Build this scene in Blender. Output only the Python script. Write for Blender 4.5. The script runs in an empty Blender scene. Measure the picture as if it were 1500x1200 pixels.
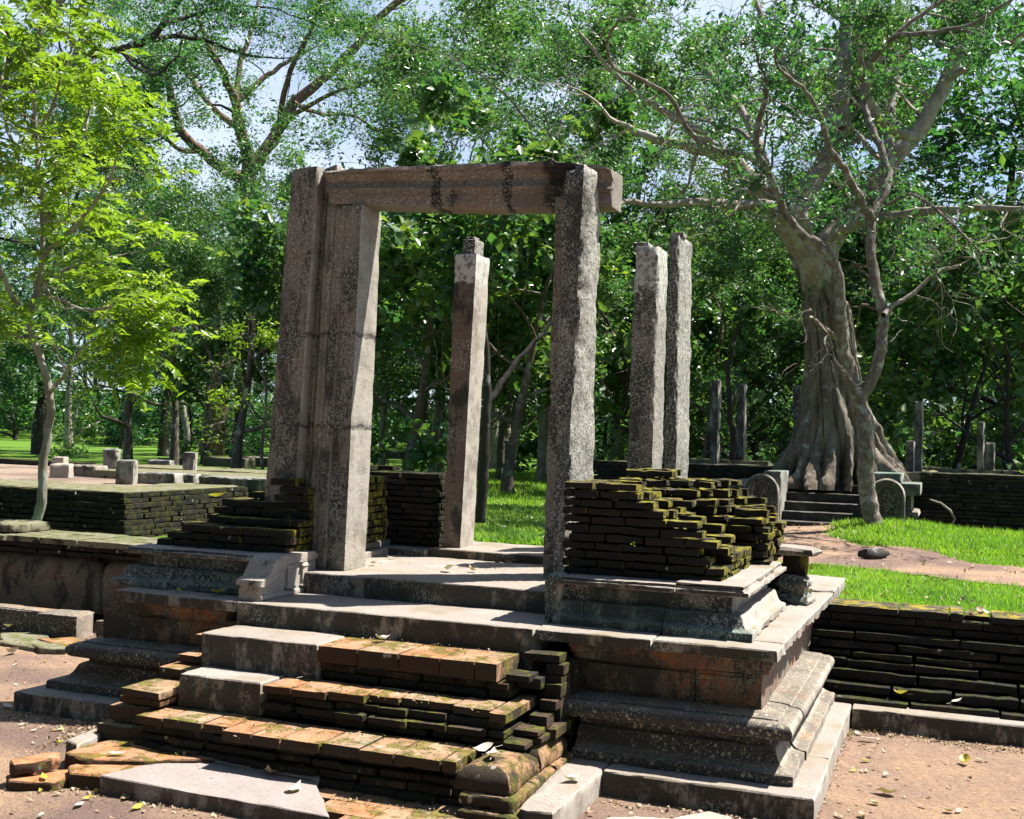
import bpy, math, random
import numpy as np
from math import radians as rad

# ------------------------------------------------------------------ camera, world, sun
S = bpy.context.scene
COL = S.collection
EYE = 1.70
FPX, PITCH, ROLL, YAW = 1700.94, 0.0234902577, -0.0304568217, -0.362221893
FW = np.array([math.sin(YAW)*math.cos(PITCH), math.cos(YAW)*math.cos(PITCH), math.sin(PITCH)])
_rt = np.array([math.cos(YAW), -math.sin(YAW), 0.0]); _up = np.cross(_rt, FW)
RT = _rt*math.cos(ROLL) - _up*math.sin(ROLL); UP = _rt*math.sin(ROLL) + _up*math.cos(ROLL)
cam_d = bpy.data.cameras.new('camera'); cam = bpy.data.objects.new('camera', cam_d); COL.objects.link(cam)
from mathutils import Matrix, Vector
cam.matrix_world = Matrix(((RT[0], UP[0], -FW[0], 0), (RT[1], UP[1], -FW[1], 0), (RT[2], UP[2], -FW[2], EYE), (0, 0, 0, 1)))
cam_d.sensor_width = 36; cam_d.lens = FPX/1500*36; cam_d.clip_end = 1500; cam_d.clip_start = 0.05
S.camera = cam
S.render.engine = 'CYCLES'
S.cycles.max_bounces = 6; S.cycles.diffuse_bounces = 3; S.cycles.transmission_bounces = 4; S.cycles.glossy_bounces = 2
S.cycles.use_denoising = True
S.view_settings.view_transform = 'Standard'; S.view_settings.look = 'None'; S.view_settings.exposure = 1.5; S.view_settings.gamma = 1

SUNV = Vector((0.95, 0.80, 2.25)).normalized()
EL = math.asin(SUNV.z); AZ = math.atan2(SUNV.x, SUNV.y)
W = bpy.data.worlds.new("World"); S.world = W; W.use_nodes = True
nt = W.node_tree; nt.nodes.clear()
wo = nt.nodes.new('ShaderNodeOutputWorld'); bg = nt.nodes.new('ShaderNodeBackground')
sky = nt.nodes.new('ShaderNodeTexSky'); sky.sky_type = 'NISHITA'; sky.sun_disc = False
sky.sun_elevation = EL; sky.sun_rotation = AZ; sky.air_density = 0.7; sky.dust_density = 0.5
tc = nt.nodes.new('ShaderNodeTexCoord'); cn = nt.nodes.new('ShaderNodeTexNoise'); cn.inputs['Scale'].default_value = 5.5
cn.inputs['Detail'].default_value = 6; cn.inputs['Roughness'].default_value = 0.6
cr = nt.nodes.new('ShaderNodeValToRGB'); cr.color_ramp.elements[0].position = 0.30; cr.color_ramp.elements[1].position = 0.55
mx = nt.nodes.new('ShaderNodeMix'); mx.data_type = 'RGBA'; mx.inputs[7].default_value = (4.7, 5.4, 6.6, 1)   # thin bright cloud
mr = nt.nodes.new('ShaderNodeMath'); mr.operation = 'MULTIPLY'; mr.inputs[1].default_value = 0.8
nt.links.new(tc.outputs['Generated'], cn.inputs['Vector']); nt.links.new(cn.outputs['Fac'], cr.inputs['Fac'])
sep = nt.nodes.new('ShaderNodeSeparateXYZ'); nt.links.new(tc.outputs['Generated'], sep.inputs[0])
rg = nt.nodes.new('ShaderNodeMapRange'); rg.interpolation_type = 'SMOOTHSTEP'; rg.inputs['From Min'].default_value = -0.1; rg.inputs['From Max'].default_value = 0.5
nt.links.new(sep.outputs['Y'], rg.inputs['Value'])                      # clouds kept ahead only; sky behind the camera left clear to lower fill
mu = nt.nodes.new('ShaderNodeMath'); mu.operation = 'MULTIPLY'; nt.links.new(cr.outputs['Color'], mr.inputs[0]); nt.links.new(mr.outputs[0], mu.inputs[0]); nt.links.new(rg.outputs[0], mu.inputs[1]); nt.links.new(mu.outputs[0], mx.inputs[0])
nt.links.new(sky.outputs['Color'], mx.inputs[6]); nt.links.new(mx.outputs[2], bg.inputs['Color'])
bg.inputs['Strength'].default_value = 0.07
nt.links.new(bg.outputs[0], wo.inputs['Surface'])
sd = bpy.data.lights.new('sun', 'SUN'); sd.energy = 5.0; sd.angle = rad(0.5); sd.color = (1.0, 0.95, 0.86)
sun = bpy.data.objects.new('sun', sd); COL.objects.link(sun); sun.location = (10, 10, 30)
sun.rotation_euler = SUNV.to_track_quat('Z', 'Y').to_euler()

# ------------------------------------------------------------------ measuring helper: where a ray through the photo meets a real plane
def at(x, y, X=None, Y=None, Z=None):
    d = FW + RT*(x-750)/FPX - UP*(y-600)/FPX
    t = X/d[0] if X is not None else Y/d[1] if Y is not None else (Z-EYE)/d[2]
    return np.array([0, 0, EYE]) + d*t

# ------------------------------------------------------------------ noise
def _h(a, b, c):
    n = (a*73856093) ^ (b*19349663) ^ (c*83492791)
    n = n & 0xffffffff; n = ((n ^ (n >> 13))*1274126177) & 0xffffffff; n = n ^ (n >> 16)
    n = (n*2246822519) & 0xffffffff; n = n ^ (n >> 15)
    return (n & 0xffff)/32767.5 - 1
def vnoise(p):
    i = np.floor(p).astype(np.int64); f = p-i; f = f*f*(3-2*f)
    r = 0
    for dx in (0, 1):
        for dy in (0, 1):
            for dz in (0, 1):
                w = (f[:, 0] if dx else 1-f[:, 0])*(f[:, 1] if dy else 1-f[:, 1])*(f[:, 2] if dz else 1-f[:, 2])
                r = r + w*_h(i[:, 0]+dx, i[:, 1]+dy, i[:, 2]+dz)
    return r
def fbm(p, o=3):
    r = 0; a = 1; s = 0
    for k in range(o):
        r = r + a*vnoise(p*(2**k)+k*17.3); s += a; a *= 0.5
    return r/s

# ------------------------------------------------------------------ object helpers
def link(o, parent=None):
    COL.objects.link(o)
    if parent is not None:
        o.parent = parent; o.matrix_parent_inverse = Matrix.Translation(-Vector(parent.location)) if parent.type == 'EMPTY' and parent.parent is None else Matrix()
    return o
def tag(o, label=None, cat=None, group=None, kind=None):
    if label: o['label'] = label
    if cat: o['category'] = cat
    if group: o['group'] = group
    if kind: o['kind'] = kind
    return o
def thing(name, loc, label, cat, group=None):
    o = bpy.data.objects.new(name, None); COL.objects.link(o); o.location = [float(v) for v in loc]; o.empty_display_size = 0.1
    return tag(o, label, cat, group)
def mesh(name, V, F, mat, parent=None, smooth=None, attr=None, shift=None):
    """V (n,3); F list of int arrays (m,k). Coordinates are world coordinates; parented meshes keep them through the inverse."""
    V = np.asarray(V, dtype=np.float32)
    if not isinstance(F, list): F = [F]
    me = bpy.data.meshes.new(name)
    me.vertices.add(len(V)); me.vertices.foreach_set('co', V.ravel())
    F = [np.asarray(f, dtype=np.int32) for f in F if len(f)]
    loops = np.concatenate([f.ravel() for f in F]); me.loops.add(len(loops)); me.loops.foreach_set('vertex_index', loops)
    tot = np.concatenate([np.full(len(f), f.shape[1]) for f in F]); st = np.concatenate([[0], np.cumsum(tot)[:-1]])
    me.polygons.add(len(tot)); me.polygons.foreach_set('loop_start', st.astype(np.int32)); me.polygons.foreach_set('loop_total', tot.astype(np.int32))
    if smooth is not None:
        me.polygons.foreach_set('use_smooth', np.ones(len(tot), dtype=bool))
    if attr is not None:
        a = me.attributes.new('rnd', 'FLOAT', 'FACE'); a.data.foreach_set('value', np.asarray(attr, dtype=np.float32))
    me.update(calc_edges=True); me.validate()
    if smooth is not None and smooth < 179: me.set_sharp_from_angle(angle=rad(smooth))
    me.materials.append(mat)
    o = bpy.data.objects.new(name, me)
    return link(o, parent)

# ------------------------------------------------------------------ materials
def _n(nt, t, **k):
    n = nt.nodes.new(t)
    for a, b in k.items(): setattr(n, a, b)
    return n
class M:
    """tiny node builder"""
    def __init__(s, name):
        s.m = bpy.data.materials.new(name); s.m.use_nodes = True; s.t = s.m.node_tree; s.t.nodes.clear()
        s.out = _n(s.t, 'ShaderNodeOutputMaterial'); s.geo = _n(s.t, 'ShaderNodeNewGeometry'); s.pos = s.geo.outputs['Position']
    def L(s, a, b): s.t.links.new(a, b)
    def noise(s, sc, det=4, rough=0.55, vec=None, stretch=None, off=0.0, dist=0.0):
        n = _n(s.t, 'ShaderNodeTexNoise'); n.inputs['Scale'].default_value = sc; n.inputs['Detail'].default_value = det
        n.inputs['Roughness'].default_value = rough; n.inputs['Distortion'].default_value = dist
        v = vec or s.pos
        if stretch or off:
            mp = _n(s.t, 'ShaderNodeMapping'); mp.inputs['Scale'].default_value = stretch or (1, 1, 1); mp.inputs['Location'].default_value = (off, off*.7, off*1.3)
            s.L(v, mp.inputs['Vector']); v = mp.outputs[0]
        s.L(v, n.inputs['Vector']); return n.outputs['Fac']
    def voro(s, sc, rnd=1.0, feature='F1'):
        n = _n(s.t, 'ShaderNodeTexVoronoi', feature=feature); n.inputs['Scale'].default_value = sc; n.inputs['Randomness'].default_value = rnd
        mp = _n(s.t, 'ShaderNodeVectorMath', operation='ADD'); nn = _n(s.t, 'ShaderNodeTexNoise'); nn.inputs['Scale'].default_value = sc*1.3
        sc_ = _n(s.t, 'ShaderNodeVectorMath', operation='SCALE'); sc_.inputs['Scale'].default_value = 0.6/sc
        s.L(s.pos, nn.inputs['Vector']); s.L(nn.outputs['Color'], sc_.inputs[0]); s.L(s.pos, mp.inputs[0]); s.L(sc_.outputs[0], mp.inputs[1])
        s.L(mp.outputs[0], n.inputs['Vector']); return n.outputs['Distance']
    def ramp(s, v, lo, hi, a=0.0, b=1.0):
        n = _n(s.t, 'ShaderNodeMapRange'); n.interpolation_type = 'SMOOTHSTEP'
        n.inputs['From Min'].default_value = lo; n.inputs['From Max'].default_value = hi; n.inputs['To Min'].default_value = a; n.inputs['To Max'].default_value = b
        s.L(v, n.inputs['Value']); return n.outputs['Result']
    def math(s, op, a, b=None):
        n = _n(s.t, 'ShaderNodeMath', operation=op)
        for i, v in enumerate((a, b)):
            if v is None: continue
            if isinstance(v, (int, float)): n.inputs[i].default_value = v
            else: s.L(v, n.inputs[i])
        return n.outputs[0]
    def mix(s, f, a, b):
        n = _n(s.t, 'ShaderNodeMix', data_type='RGBA')
        for i, v in ((0, f), (6, a), (7, b)):
            if isinstance(v, tuple): n.inputs[i].default_value = v if len(v) == 4 else (*v, 1)
            elif isinstance(v, (int, float)): n.inputs[i].default_value = v
            else: s.L(v, n.inputs[i])
        return n.outputs[2]
    def upness(s, lo=0.45, hi=0.8):
        sp = _n(s.t, 'ShaderNodeSeparateXYZ'); s.L(s.geo.outputs['Normal'], sp.inputs[0]); return s.ramp(sp.outputs['Z'], lo, hi)
    def finish(s, col, rough=0.9, spec=0.25, bump=None, bdist=0.004, bstr=1.0):
        p = _n(s.t, 'ShaderNodeBsdfPrincipled'); p.inputs['Specular IOR Level'].default_value = spec
        if isinstance(rough, (int, float)): p.inputs['Roughness'].default_value = rough
        else: s.L(rough, p.inputs['Roughness'])
        if isinstance(col, tuple): p.inputs['Base Color'].default_value = (*col, 1)
        else: s.L(col, p.inputs['Base Color'])
        if bump is not None:
            b = _n(s.t, 'ShaderNodeBump'); b.inputs['Distance'].default_value = bdist; b.inputs['Strength'].default_value = bstr
            s.L(bump, b.inputs['Height']); s.L(b.outputs[0], p.inputs['Normal'])
        s.L(p.outputs[0], s.out.inputs['Surface']); return s.m

def stone_mat(name, c1, c2, lichen=(0.5, 0.5, 0.46), lich_amt=0.5, dark=(0.03, 0.03, 0.028), dark_amt=0.5, tint=None, tint_amt=0.3, sc=1.0, moss=0.0, bd=0.004, off=0.0, top_clean=0.0, grain=0.65, sun_lift=0.7, streak=None, zcap=None, pits=0.0, ros=0.0, bands=None):
    m = M(name)
    base = m.mix(m.noise(2.2*sc, 5, 0.6, off=off+1), c1, c2)
    gr = m.noise(110*sc, 3, 0.75)
    base = m.mix(m.ramp(gr, 0.38, 0.62, 0.0, grain), base, tuple(v*0.38 for v in c1))
    if tint: base = m.mix(m.ramp(m.noise(3.1*sc, 4, 0.6, off=off+7), 0.62-tint_amt*0.3, 0.70), base, tint)
    # black crust of algae
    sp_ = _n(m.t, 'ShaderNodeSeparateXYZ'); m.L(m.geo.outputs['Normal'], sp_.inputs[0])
    front_shade = m.ramp(m.math('MULTIPLY', sp_.outputs['Y'], -1.0), 0.2, 0.8, 0.0, 0.13*dark_amt/0.5)     # crust thickened on camera-facing sides, their shade put into the colour
    dk = m.ramp(m.math('ADD', m.noise(5.5*sc, 8, 0.75, off=off+3, stretch=(1, 1, 0.5)), front_shade), 0.66-dark_amt*0.30, 0.72-dark_amt*0.2)
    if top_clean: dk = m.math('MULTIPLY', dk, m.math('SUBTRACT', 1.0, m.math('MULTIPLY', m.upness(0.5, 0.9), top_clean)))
    dry = m.ramp(sp_.outputs['X'], 0.4, 0.8)                      # pale crust on sun-facing sides, brightened in colour to look sunlit
    dk = m.math('MULTIPLY', dk, m.math('SUBTRACT', 1.0, m.math('MULTIPLY', dry, sun_lift)))
    base = m.mix(m.math('MULTIPLY', m.math('MULTIPLY', dry, sun_lift), m.ramp(m.noise(6*sc, 5, 0.7, off=off+15), 0.35, 0.6, 0.25, 0.85)), base, (0.47, 0.43, 0.37))
    if streak:
        px = _n(m.t, 'ShaderNodeSeparateXYZ'); m.L(m.pos, px.inputs[0]); sk = None
        wob = m.math('MULTIPLY', m.math('SUBTRACT', m.noise(9, 4, 0.6), 0.5), 0.12)
        for xc, wd in streak:
            q = m.ramp(m.math('ABSOLUTE', m.math('SUBTRACT', m.math('ADD', px.outputs['X'], wob), xc)), wd*0.7, wd*1.15, 1.0, 0.0); sk = q if sk is None else m.math('MAXIMUM', sk, q)
        base = m.mix(m.math('MULTIPLY', sk, 0.9), base, (0.014, 0.015, 0.018))
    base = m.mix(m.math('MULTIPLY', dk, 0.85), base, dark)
    if bands:
        bz = _n(m.t, 'ShaderNodeSeparateXYZ'); m.L(m.pos, bz.inputs[0]); sk = None; wob = m.math('MULTIPLY', m.math('SUBTRACT', m.noise(14, 4, 0.65), 0.5), 0.09)
        for zc, wd in bands:
            q = m.ramp(m.math('ABSOLUTE', m.math('SUBTRACT', m.math('ADD', bz.outputs['Z'], wob), zc)), wd*0.4, wd*1.2, 1.0, 0.0); sk = q if sk is None else m.math('MAXIMUM', sk, q)
        base = m.mix(m.math('MULTIPLY', sk, 0.8), base, (0.03, 0.026, 0.022))
    if zcap:
        pz = _n(m.t, 'ShaderNodeSeparateXYZ'); m.L(m.pos, pz.inputs[0])
        zz = m.ramp(m.math('ADD', pz.outputs['Z'], m.math('MULTIPLY', m.math('SUBTRACT', m.noise(7, 5, 0.7, off=3), 0.5), zcap[1])), zcap[0]-0.02, zcap[0]+0.02)
        base = m.mix(m.math('MULTIPLY', zz, m.ramp(m.noise(26, 5, 0.7, off=5), 0.42, 0.5, 0.25, 0.95)), base, (0.50, 0.50, 0.46))
    if pits: base = m.mix(m.math('MULTIPLY', m.ramp(m.noise(34, 6, 0.75, off=off+31), 0.50, 0.58), pits), base, (0.03, 0.03, 0.03))
    # pale lichen: large rosettes and small specks
    msk = m.ramp(m.noise(4.0*sc, 3, 0.5, off=off+5), 0.62-lich_amt*0.35, 0.75-lich_amt*0.25)
    sp1 = m.ramp(m.voro(85*sc), 0.20, 0.34, 1.0, 0.0); sp2 = m.ramp(m.voro(30*sc), 0.12, 0.22, 1.0, 0.0)
    sp3 = m.ramp(m.noise(60*sc, 4, 0.8, off=off+9), 0.52, 0.62)
    sp = m.math('MAXIMUM', sp1, m.math('MAXIMUM', sp2, sp3))
    if ros:
        r1 = m.ramp(m.voro(24*sc), 0.19, 0.24, 1.0, 0.0); r2 = m.ramp(m.voro(52*sc), 0.19, 0.25, 1.0, 0.0)
        sp = m.math('MAXIMUM', m.math('MULTIPLY', r1, ros), m.math('MULTIPLY', r2, ros)); sp = m.math('MAXIMUM', sp, m.math('MULTIPLY', sp3, 0.35))
    lc = m.mix(m.noise(9*sc, 3), lichen, tuple(v*0.6 for v in lichen))
    base = m.mix(m.math('MULTIPLY', m.math('MULTIPLY', sp, msk), 0.8), base, lc)
    h = m.math('ADD', m.math('MULTIPLY', m.noise(28*sc, 6, 0.7), 1.0), m.math('MULTIPLY', gr, 0.35))
    if moss > 0:
        mm = m.math('MULTIPLY', m.upness(0.2, 0.75), m.ramp(m.noise(5*sc, 5, 0.65, off=off+11), 0.66-moss*0.3, 0.70-moss*0.2))
        mc = m.mix(m.noise(24*sc, 3), (0.05, 0.075, 0.012), (0.16, 0.17, 0.02))
        base = m.mix(m.math('MULTIPLY', mm, 0.85), base, mc)
        h = m.math('ADD', h, m.math('MULTIPLY', m.math('MULTIPLY', mm, m.noise(130, 3, 0.7)), 1.5))
    return m.finish(base, 0.92, 0.18, h, bd)

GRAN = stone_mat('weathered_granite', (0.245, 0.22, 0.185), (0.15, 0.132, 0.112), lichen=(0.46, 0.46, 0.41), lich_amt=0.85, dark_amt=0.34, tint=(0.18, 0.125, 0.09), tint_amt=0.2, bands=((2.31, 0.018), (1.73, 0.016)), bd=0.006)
LINT = stone_mat('lintel_granite', (0.235, 0.20, 0.175), (0.15, 0.128, 0.115), lichen=(0.44, 0.44, 0.40), lich_amt=0.75, dark_amt=0.12, tint=(0.20, 0.145, 0.115), tint_amt=0.2, streak=((at(637, 275, Y=6.57)[0], 0.032), (at(740, 275, Y=6.68)[0], 0.028), (at(822, 275, Y=6.78)[0], 0.105)), sun_lift=0.2, off=3)
GRAN_D = stone_mat('mould_stone', (0.24, 0.205, 0.17), (0.15, 0.125, 0.105), lichen=(0.48, 0.45, 0.33), lich_amt=0.9, dark=(0.028, 0.029, 0.033), dark_amt=0.66, tint=(0.24, 0.155, 0.10), tint_amt=0.35, off=4, top_clean=0.6, ros=0.9, sun_lift=0.6)
GRAN_W = stone_mat('lichened_granite', (0.34, 0.33, 0.30), (0.20, 0.19, 0.175), lichen=(0.62, 0.62, 0.57), lich_amt=1.0, dark_amt=0.5, off=8, bd=0.014, sun_lift=0.55, pits=0.75)
PILW = stone_mat('pillar_granite', (0.27, 0.24, 0.21), (0.17, 0.145, 0.13), lichen=(0.55, 0.55, 0.50), lich_amt=0.9, dark_amt=0.45, off=28, bd=0.010, sun_lift=0.4, pits=0.6, zcap=(2.72, 0.9))
PILB = stone_mat('brown_pillar_granite', (0.205, 0.16, 0.13), (0.14, 0.11, 0.092), lichen=(0.5, 0.48, 0.43), lich_amt=0.5, dark_amt=0.32, off=33, bd=0.004, sun_lift=0.95, zcap=(2.78, 0.35))
STAIR = stone_mat('dark_stair_stone', (0.095, 0.085, 0.075), (0.06, 0.055, 0.05), lichen=(0.25, 0.25, 0.23), lich_amt=0.4, dark_amt=0.6, off=37, sun_lift=0.1)
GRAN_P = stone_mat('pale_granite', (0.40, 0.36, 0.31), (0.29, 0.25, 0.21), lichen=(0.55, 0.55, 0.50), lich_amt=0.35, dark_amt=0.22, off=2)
SLAB = stone_mat('slab_stone', (0.33, 0.285, 0.25), (0.235, 0.205, 0.185), lichen=(0.45, 0.45, 0.41), lich_amt=0.3, dark=(0.022, 0.021, 0.018), dark_amt=0.5, off=6, bd=0.004, top_clean=0.93, grain=0.5, sun_lift=0.6, tint=(0.20, 0.165, 0.12), tint_amt=0.5)
SLAB2 = stone_mat('mauve_slab', (0.32, 0.275, 0.255), (0.23, 0.195, 0.185), lichen=(0.42, 0.40, 0.39), lich_amt=0.25, dark=(0.06, 0.045, 0.035), dark_amt=0.45, off=16, bd=0.004, top_clean=0.9, grain=0.45, sun_lift=0.3)
DADO = stone_mat('dado_stone', (0.17, 0.12, 0.08), (0.115, 0.095, 0.07), lichen=(0.22, 0.25, 0.20), lich_amt=0.45, dark_amt=0.4, tint=(0.24, 0.09, 0.035), tint_amt=0.6, off=12, sun_lift=0.35)
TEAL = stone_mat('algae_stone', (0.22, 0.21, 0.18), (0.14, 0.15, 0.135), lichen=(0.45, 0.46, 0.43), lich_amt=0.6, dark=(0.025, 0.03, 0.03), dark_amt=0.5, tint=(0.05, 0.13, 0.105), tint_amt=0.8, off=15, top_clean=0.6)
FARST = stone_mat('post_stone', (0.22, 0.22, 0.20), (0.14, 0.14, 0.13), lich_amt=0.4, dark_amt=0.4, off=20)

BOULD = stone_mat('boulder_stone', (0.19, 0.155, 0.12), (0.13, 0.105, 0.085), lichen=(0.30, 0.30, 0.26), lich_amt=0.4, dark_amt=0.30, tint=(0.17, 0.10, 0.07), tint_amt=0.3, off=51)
def brick_mat(name, c1, c2, moss, dark_amt, mossc=((0.05, 0.065, 0.01), (0.17, 0.155, 0.016)), side_moss=0.0, off=0.0, top_clean=0.0, pale=0.0, front_dark=0.0):
    m = M(name)
    a = _n(m.t, 'ShaderNodeAttribute'); a.attribute_name = 'rnd'
    base = m.mix(a.outputs['Fac'], c1, c2)
    base = m.mix(m.ramp(m.noise(45, 4, 0.7), 0.3, 0.75, 0, 0.5), base, tuple(v*0.5 for v in c1))
    if pale: base = m.mix(m.math('MULTIPLY', m.ramp(m.noise(6, 5, 0.65, off=off+2), 0.45, 0.62), pale), base, (0.30, 0.27, 0.20))
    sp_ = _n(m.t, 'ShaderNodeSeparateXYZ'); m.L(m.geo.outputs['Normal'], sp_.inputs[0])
    front_shade = m.ramp(m.math('MULTIPLY', sp_.outputs['Y'], -1.0), 0.2, 0.8, 0.0, front_dark)  # camera-facing brick sides darkened in colour to deepen their shade
    dk = m.ramp(m.math('ADD', m.noise(7, 8, 0.72, off=off+3), front_shade), 0.68-dark_amt*0.4, 0.72-dark_amt*0.25)
    if top_clean: dk = m.math('MULTIPLY', dk, m.math('SUBTRACT', 1.0, m.math('MULTIPLY', m.upness(0.5, 0.9), top_clean)))
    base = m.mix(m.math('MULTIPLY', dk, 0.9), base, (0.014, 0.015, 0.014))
    up = m.upness(0.45, 0.85)
    if side_moss:
        sp = _n(m.t, 'ShaderNodeSeparateXYZ'); m.L(m.geo.outputs['Normal'], sp.inputs[0])
        up = m.math('MAXIMUM', up, m.math('MULTIPLY', m.ramp(sp.outputs['X'], 0.2, 0.7), side_moss))
    mm = m.math('MULTIPLY', up, m.ramp(m.noise(9, 6, 0.7, off=off+11), 0.66-moss*0.34, 0.70-moss*0.22))
    mc = m.mix(m.ramp(m.noise(20, 3), 0.35, 0.65), mossc[0], mossc[1])
    base = m.mix(m.math('MULTIPLY', mm, m.ramp(m.noise(55, 4, 0.8), 0.3, 0.6, 0.45, 0.95)), base, mc)
    wl = m.math('MULTIPLY', m.ramp(m.voro(13), 0.13, 0.22, 1, 0), m.ramp(m.noise(4, 2, off=off+21), 0.56, 0.62))
    base = m.mix(m.math('MULTIPLY', wl, 0.6), base, (0.38, 0.40, 0.34))
    h = m.math('ADD', m.noise(35, 6, 0.7), m.math('MULTIPLY', m.math('MULTIPLY', mm, m.noise(150, 3, 0.7)), 1.8))
    return m.finish(base, 0.95, 0.15, h, 0.006)
BR_DARK = brick_mat('black_mossy_brick', (0.10, 0.062, 0.045), (0.045, 0.036, 0.03), 0.66, 0.72, mossc=((0.07, 0.075, 0.012), (0.33, 0.285, 0.03)), side_moss=1.0, front_dark=0.2)
BR_RISER = brick_mat('dark_riser_brick', (0.10, 0.06, 0.042), (0.055, 0.045, 0.035), 0.55, 0.62, mossc=((0.03, 0.045, 0.01), (0.13, 0.13, 0.02)), off=19, side_moss=0.9, front_dark=0.12, top_clean=0.3)
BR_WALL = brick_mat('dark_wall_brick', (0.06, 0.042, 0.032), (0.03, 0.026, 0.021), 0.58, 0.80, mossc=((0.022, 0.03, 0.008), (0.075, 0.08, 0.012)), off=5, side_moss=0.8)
BR_STEP = brick_mat('orange_step_brick', (0.42, 0.185, 0.09), (0.29, 0.225, 0.145), 0.50, 0.70, mossc=((0.07, 0.075, 0.014), (0.18, 0.165, 0.02)), off=9, top_clean=0.72, pale=0.35, side_moss=0.9, front_dark=0.5)
YEL_TOP = brick_mat('yellow_moss_coping', (0.14, 0.12, 0.09), (0.09, 0.075, 0.055), 0.62, 0.6, mossc=((0.20, 0.17, 0.02), (0.38, 0.29, 0.03)), off=23, front_dark=0.3)
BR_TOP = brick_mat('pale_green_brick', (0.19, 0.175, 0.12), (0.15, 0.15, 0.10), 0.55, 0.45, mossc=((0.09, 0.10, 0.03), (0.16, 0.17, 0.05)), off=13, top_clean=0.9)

BR_ROLL = brick_mat('mossy_roll_brick', (0.27, 0.155, 0.085), (0.15, 0.13, 0.075), 0.58, 0.5, mossc=((0.06, 0.07, 0.02), (0.16, 0.15, 0.03)), off=41, side_moss=1.0, front_dark=0.4, pale=0.3)
def dirt_mat(name, c1, c2, c3, dk=0.5):
    m = M(name)
    b = m.mix(m.ramp(m.noise(1.6, 6, 0.62), 0.35, 0.65), c1, c2)
    b = m.mix(m.ramp(m.noise(0.75, 3, 0.5, off=3), 0.45, 0.62), b, c3)
    b = m.mix(m.ramp(m.noise(38, 4, 0.75), 0.42, 0.72, 0, dk), b, tuple(v*0.45 for v in c3))
    b = m.mix(m.math('MULTIPLY', m.ramp(m.voro(75), 0.10, 0.2, 1, 0), m.ramp(m.noise(7, 2, off=9), 0.5, 0.6)), b, (0.36, 0.31, 0.25))
    h = m.math('ADD', m.noise(11, 8, 0.74), m.math('MULTIPLY', m.noise(90, 4, 0.75), 0.35))
    return m.finish(b, 0.97, 0.1, h, 0.045)
DIRT = dirt_mat('red_dirt', (0.31, 0.21, 0.16), (0.41, 0.275, 0.18), (0.205, 0.14, 0.118))
SAND = dirt_mat('pale_sand', (0.30, 0.23, 0.18), (0.34, 0.26, 0.20), (0.22, 0.16, 0.13), 0.4)
def lawn_mat(name, c1, c2, c3):
    m = M(name)
    b = m.mix(m.ramp(m.noise(0.5, 5, 0.6), 0.35, 0.65), c1, c2)
    b = m.mix(m.ramp(m.noise(2.5, 5, 0.7, off=3), 0.60, 0.72), b, c3)
    b = m.mix(m.ramp(m.noise(26, 4, 0.8), 0.35, 0.7, 0, 0.6), b, (c1[0]*.3, c1[1]*.35, c1[2]*.3))
    h = m.noise(30, 5, 0.8)
    return m.finish(b, 0.95, 0.1, h, 0.04)
LAWN = lawn_mat('lawn_green', (0.085, 0.18, 0.024), (0.14, 0.25, 0.028), (0.12, 0.12, 0.05))

def bark_mat(name, c1, c2, lich=0.3, sc=1.0, st=(1, 1, 0.25)):
    m = M(name)
    n = m.noise(9*sc, 6, 0.7, stretch=st, dist=0.4)
    b = m.mix(m.ramp(n, 0.3, 0.7), c1, c2)
    b = m.mix(m.math('MULTIPLY', m.ramp(m.noise(5*sc, 4, 0.6, off=5), 0.62-lich*0.3, 0.68), 0.8), b, (0.33, 0.34, 0.30))
    return m.finish(b, 0.9, 0.2, n, 0.035)
BARK = bark_mat('grey_brown_bark', (0.15, 0.12, 0.095), (0.075, 0.06, 0.05))
BARK_L = bark_mat('pale_lichened_bark', (0.30, 0.265, 0.22), (0.17, 0.14, 0.115), 0.6)
BARK_D = bark_mat('dark_bark', (0.05, 0.042, 0.036), (0.025, 0.022, 0.02), 0.1)
BARK_S = bark_mat('mottled_rough_bark', (0.21, 0.16, 0.135), (0.10, 0.078, 0.068), 0.55, 1.6)
BARK_R = bark_mat('red_brown_bark', (0.21, 0.13, 0.09), (0.10, 0.065, 0.05), 0.15)
BARK_B = bark_mat('smooth_fig_bark', (0.20, 0.17, 0.13), (0.075, 0.062, 0.048), 0.2, 0.9, (1, 1, 0.12))

def leaf_mat(name, cols, trans=0.42, gloss=0.35, tr_boost=1.6, hue=(1.08, 1.28, 0.5)):
    m = M(name)
    a = _n(m.t, 'ShaderNodeAttribute'); a.attribute_name = 'rnd'
    r = _n(m.t, 'ShaderNodeValToRGB'); e = r.color_ramp.elements
    while len(e) < len(cols): e.new(0.5)
    for i, c in enumerate(cols): e[i].position = i/(len(cols)-1); e[i].color = (*c, 1)
    m.L(a.outputs['Fac'], r.inputs[0])
    p = _n(m.t, 'ShaderNodeBsdfPrincipled'); p.inputs['Roughness'].default_value = gloss; p.inputs['Specular IOR Level'].default_value = 0.5
    m.L(r.outputs[0], p.inputs['Base Color'])
    t = _n(m.t, 'ShaderNodeBsdfTranslucent'); tm = m.mix(1.0, r.outputs[0], r.outputs[0])
    g = _n(m.t, 'ShaderNodeMix', data_type='RGBA', blend_type='MULTIPLY'); g.inputs[0].default_value = 1.0
    g.inputs[7].default_value = (hue[0]*tr_boost, hue[1]*tr_boost, hue[2]*tr_boost, 1); m.L(r.outputs[0], g.inputs[6]); m.L(g.outputs[2], t.inputs['Color'])
    x = _n(m.t, 'ShaderNodeMixShader'); x.inputs[0].default_value = trans
    m.L(p.outputs[0], x.inputs[1]); m.L(t.outputs[0], x.inputs[2]); m.L(x.outputs[0], m.out.inputs['Surface']); return m.m
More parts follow.
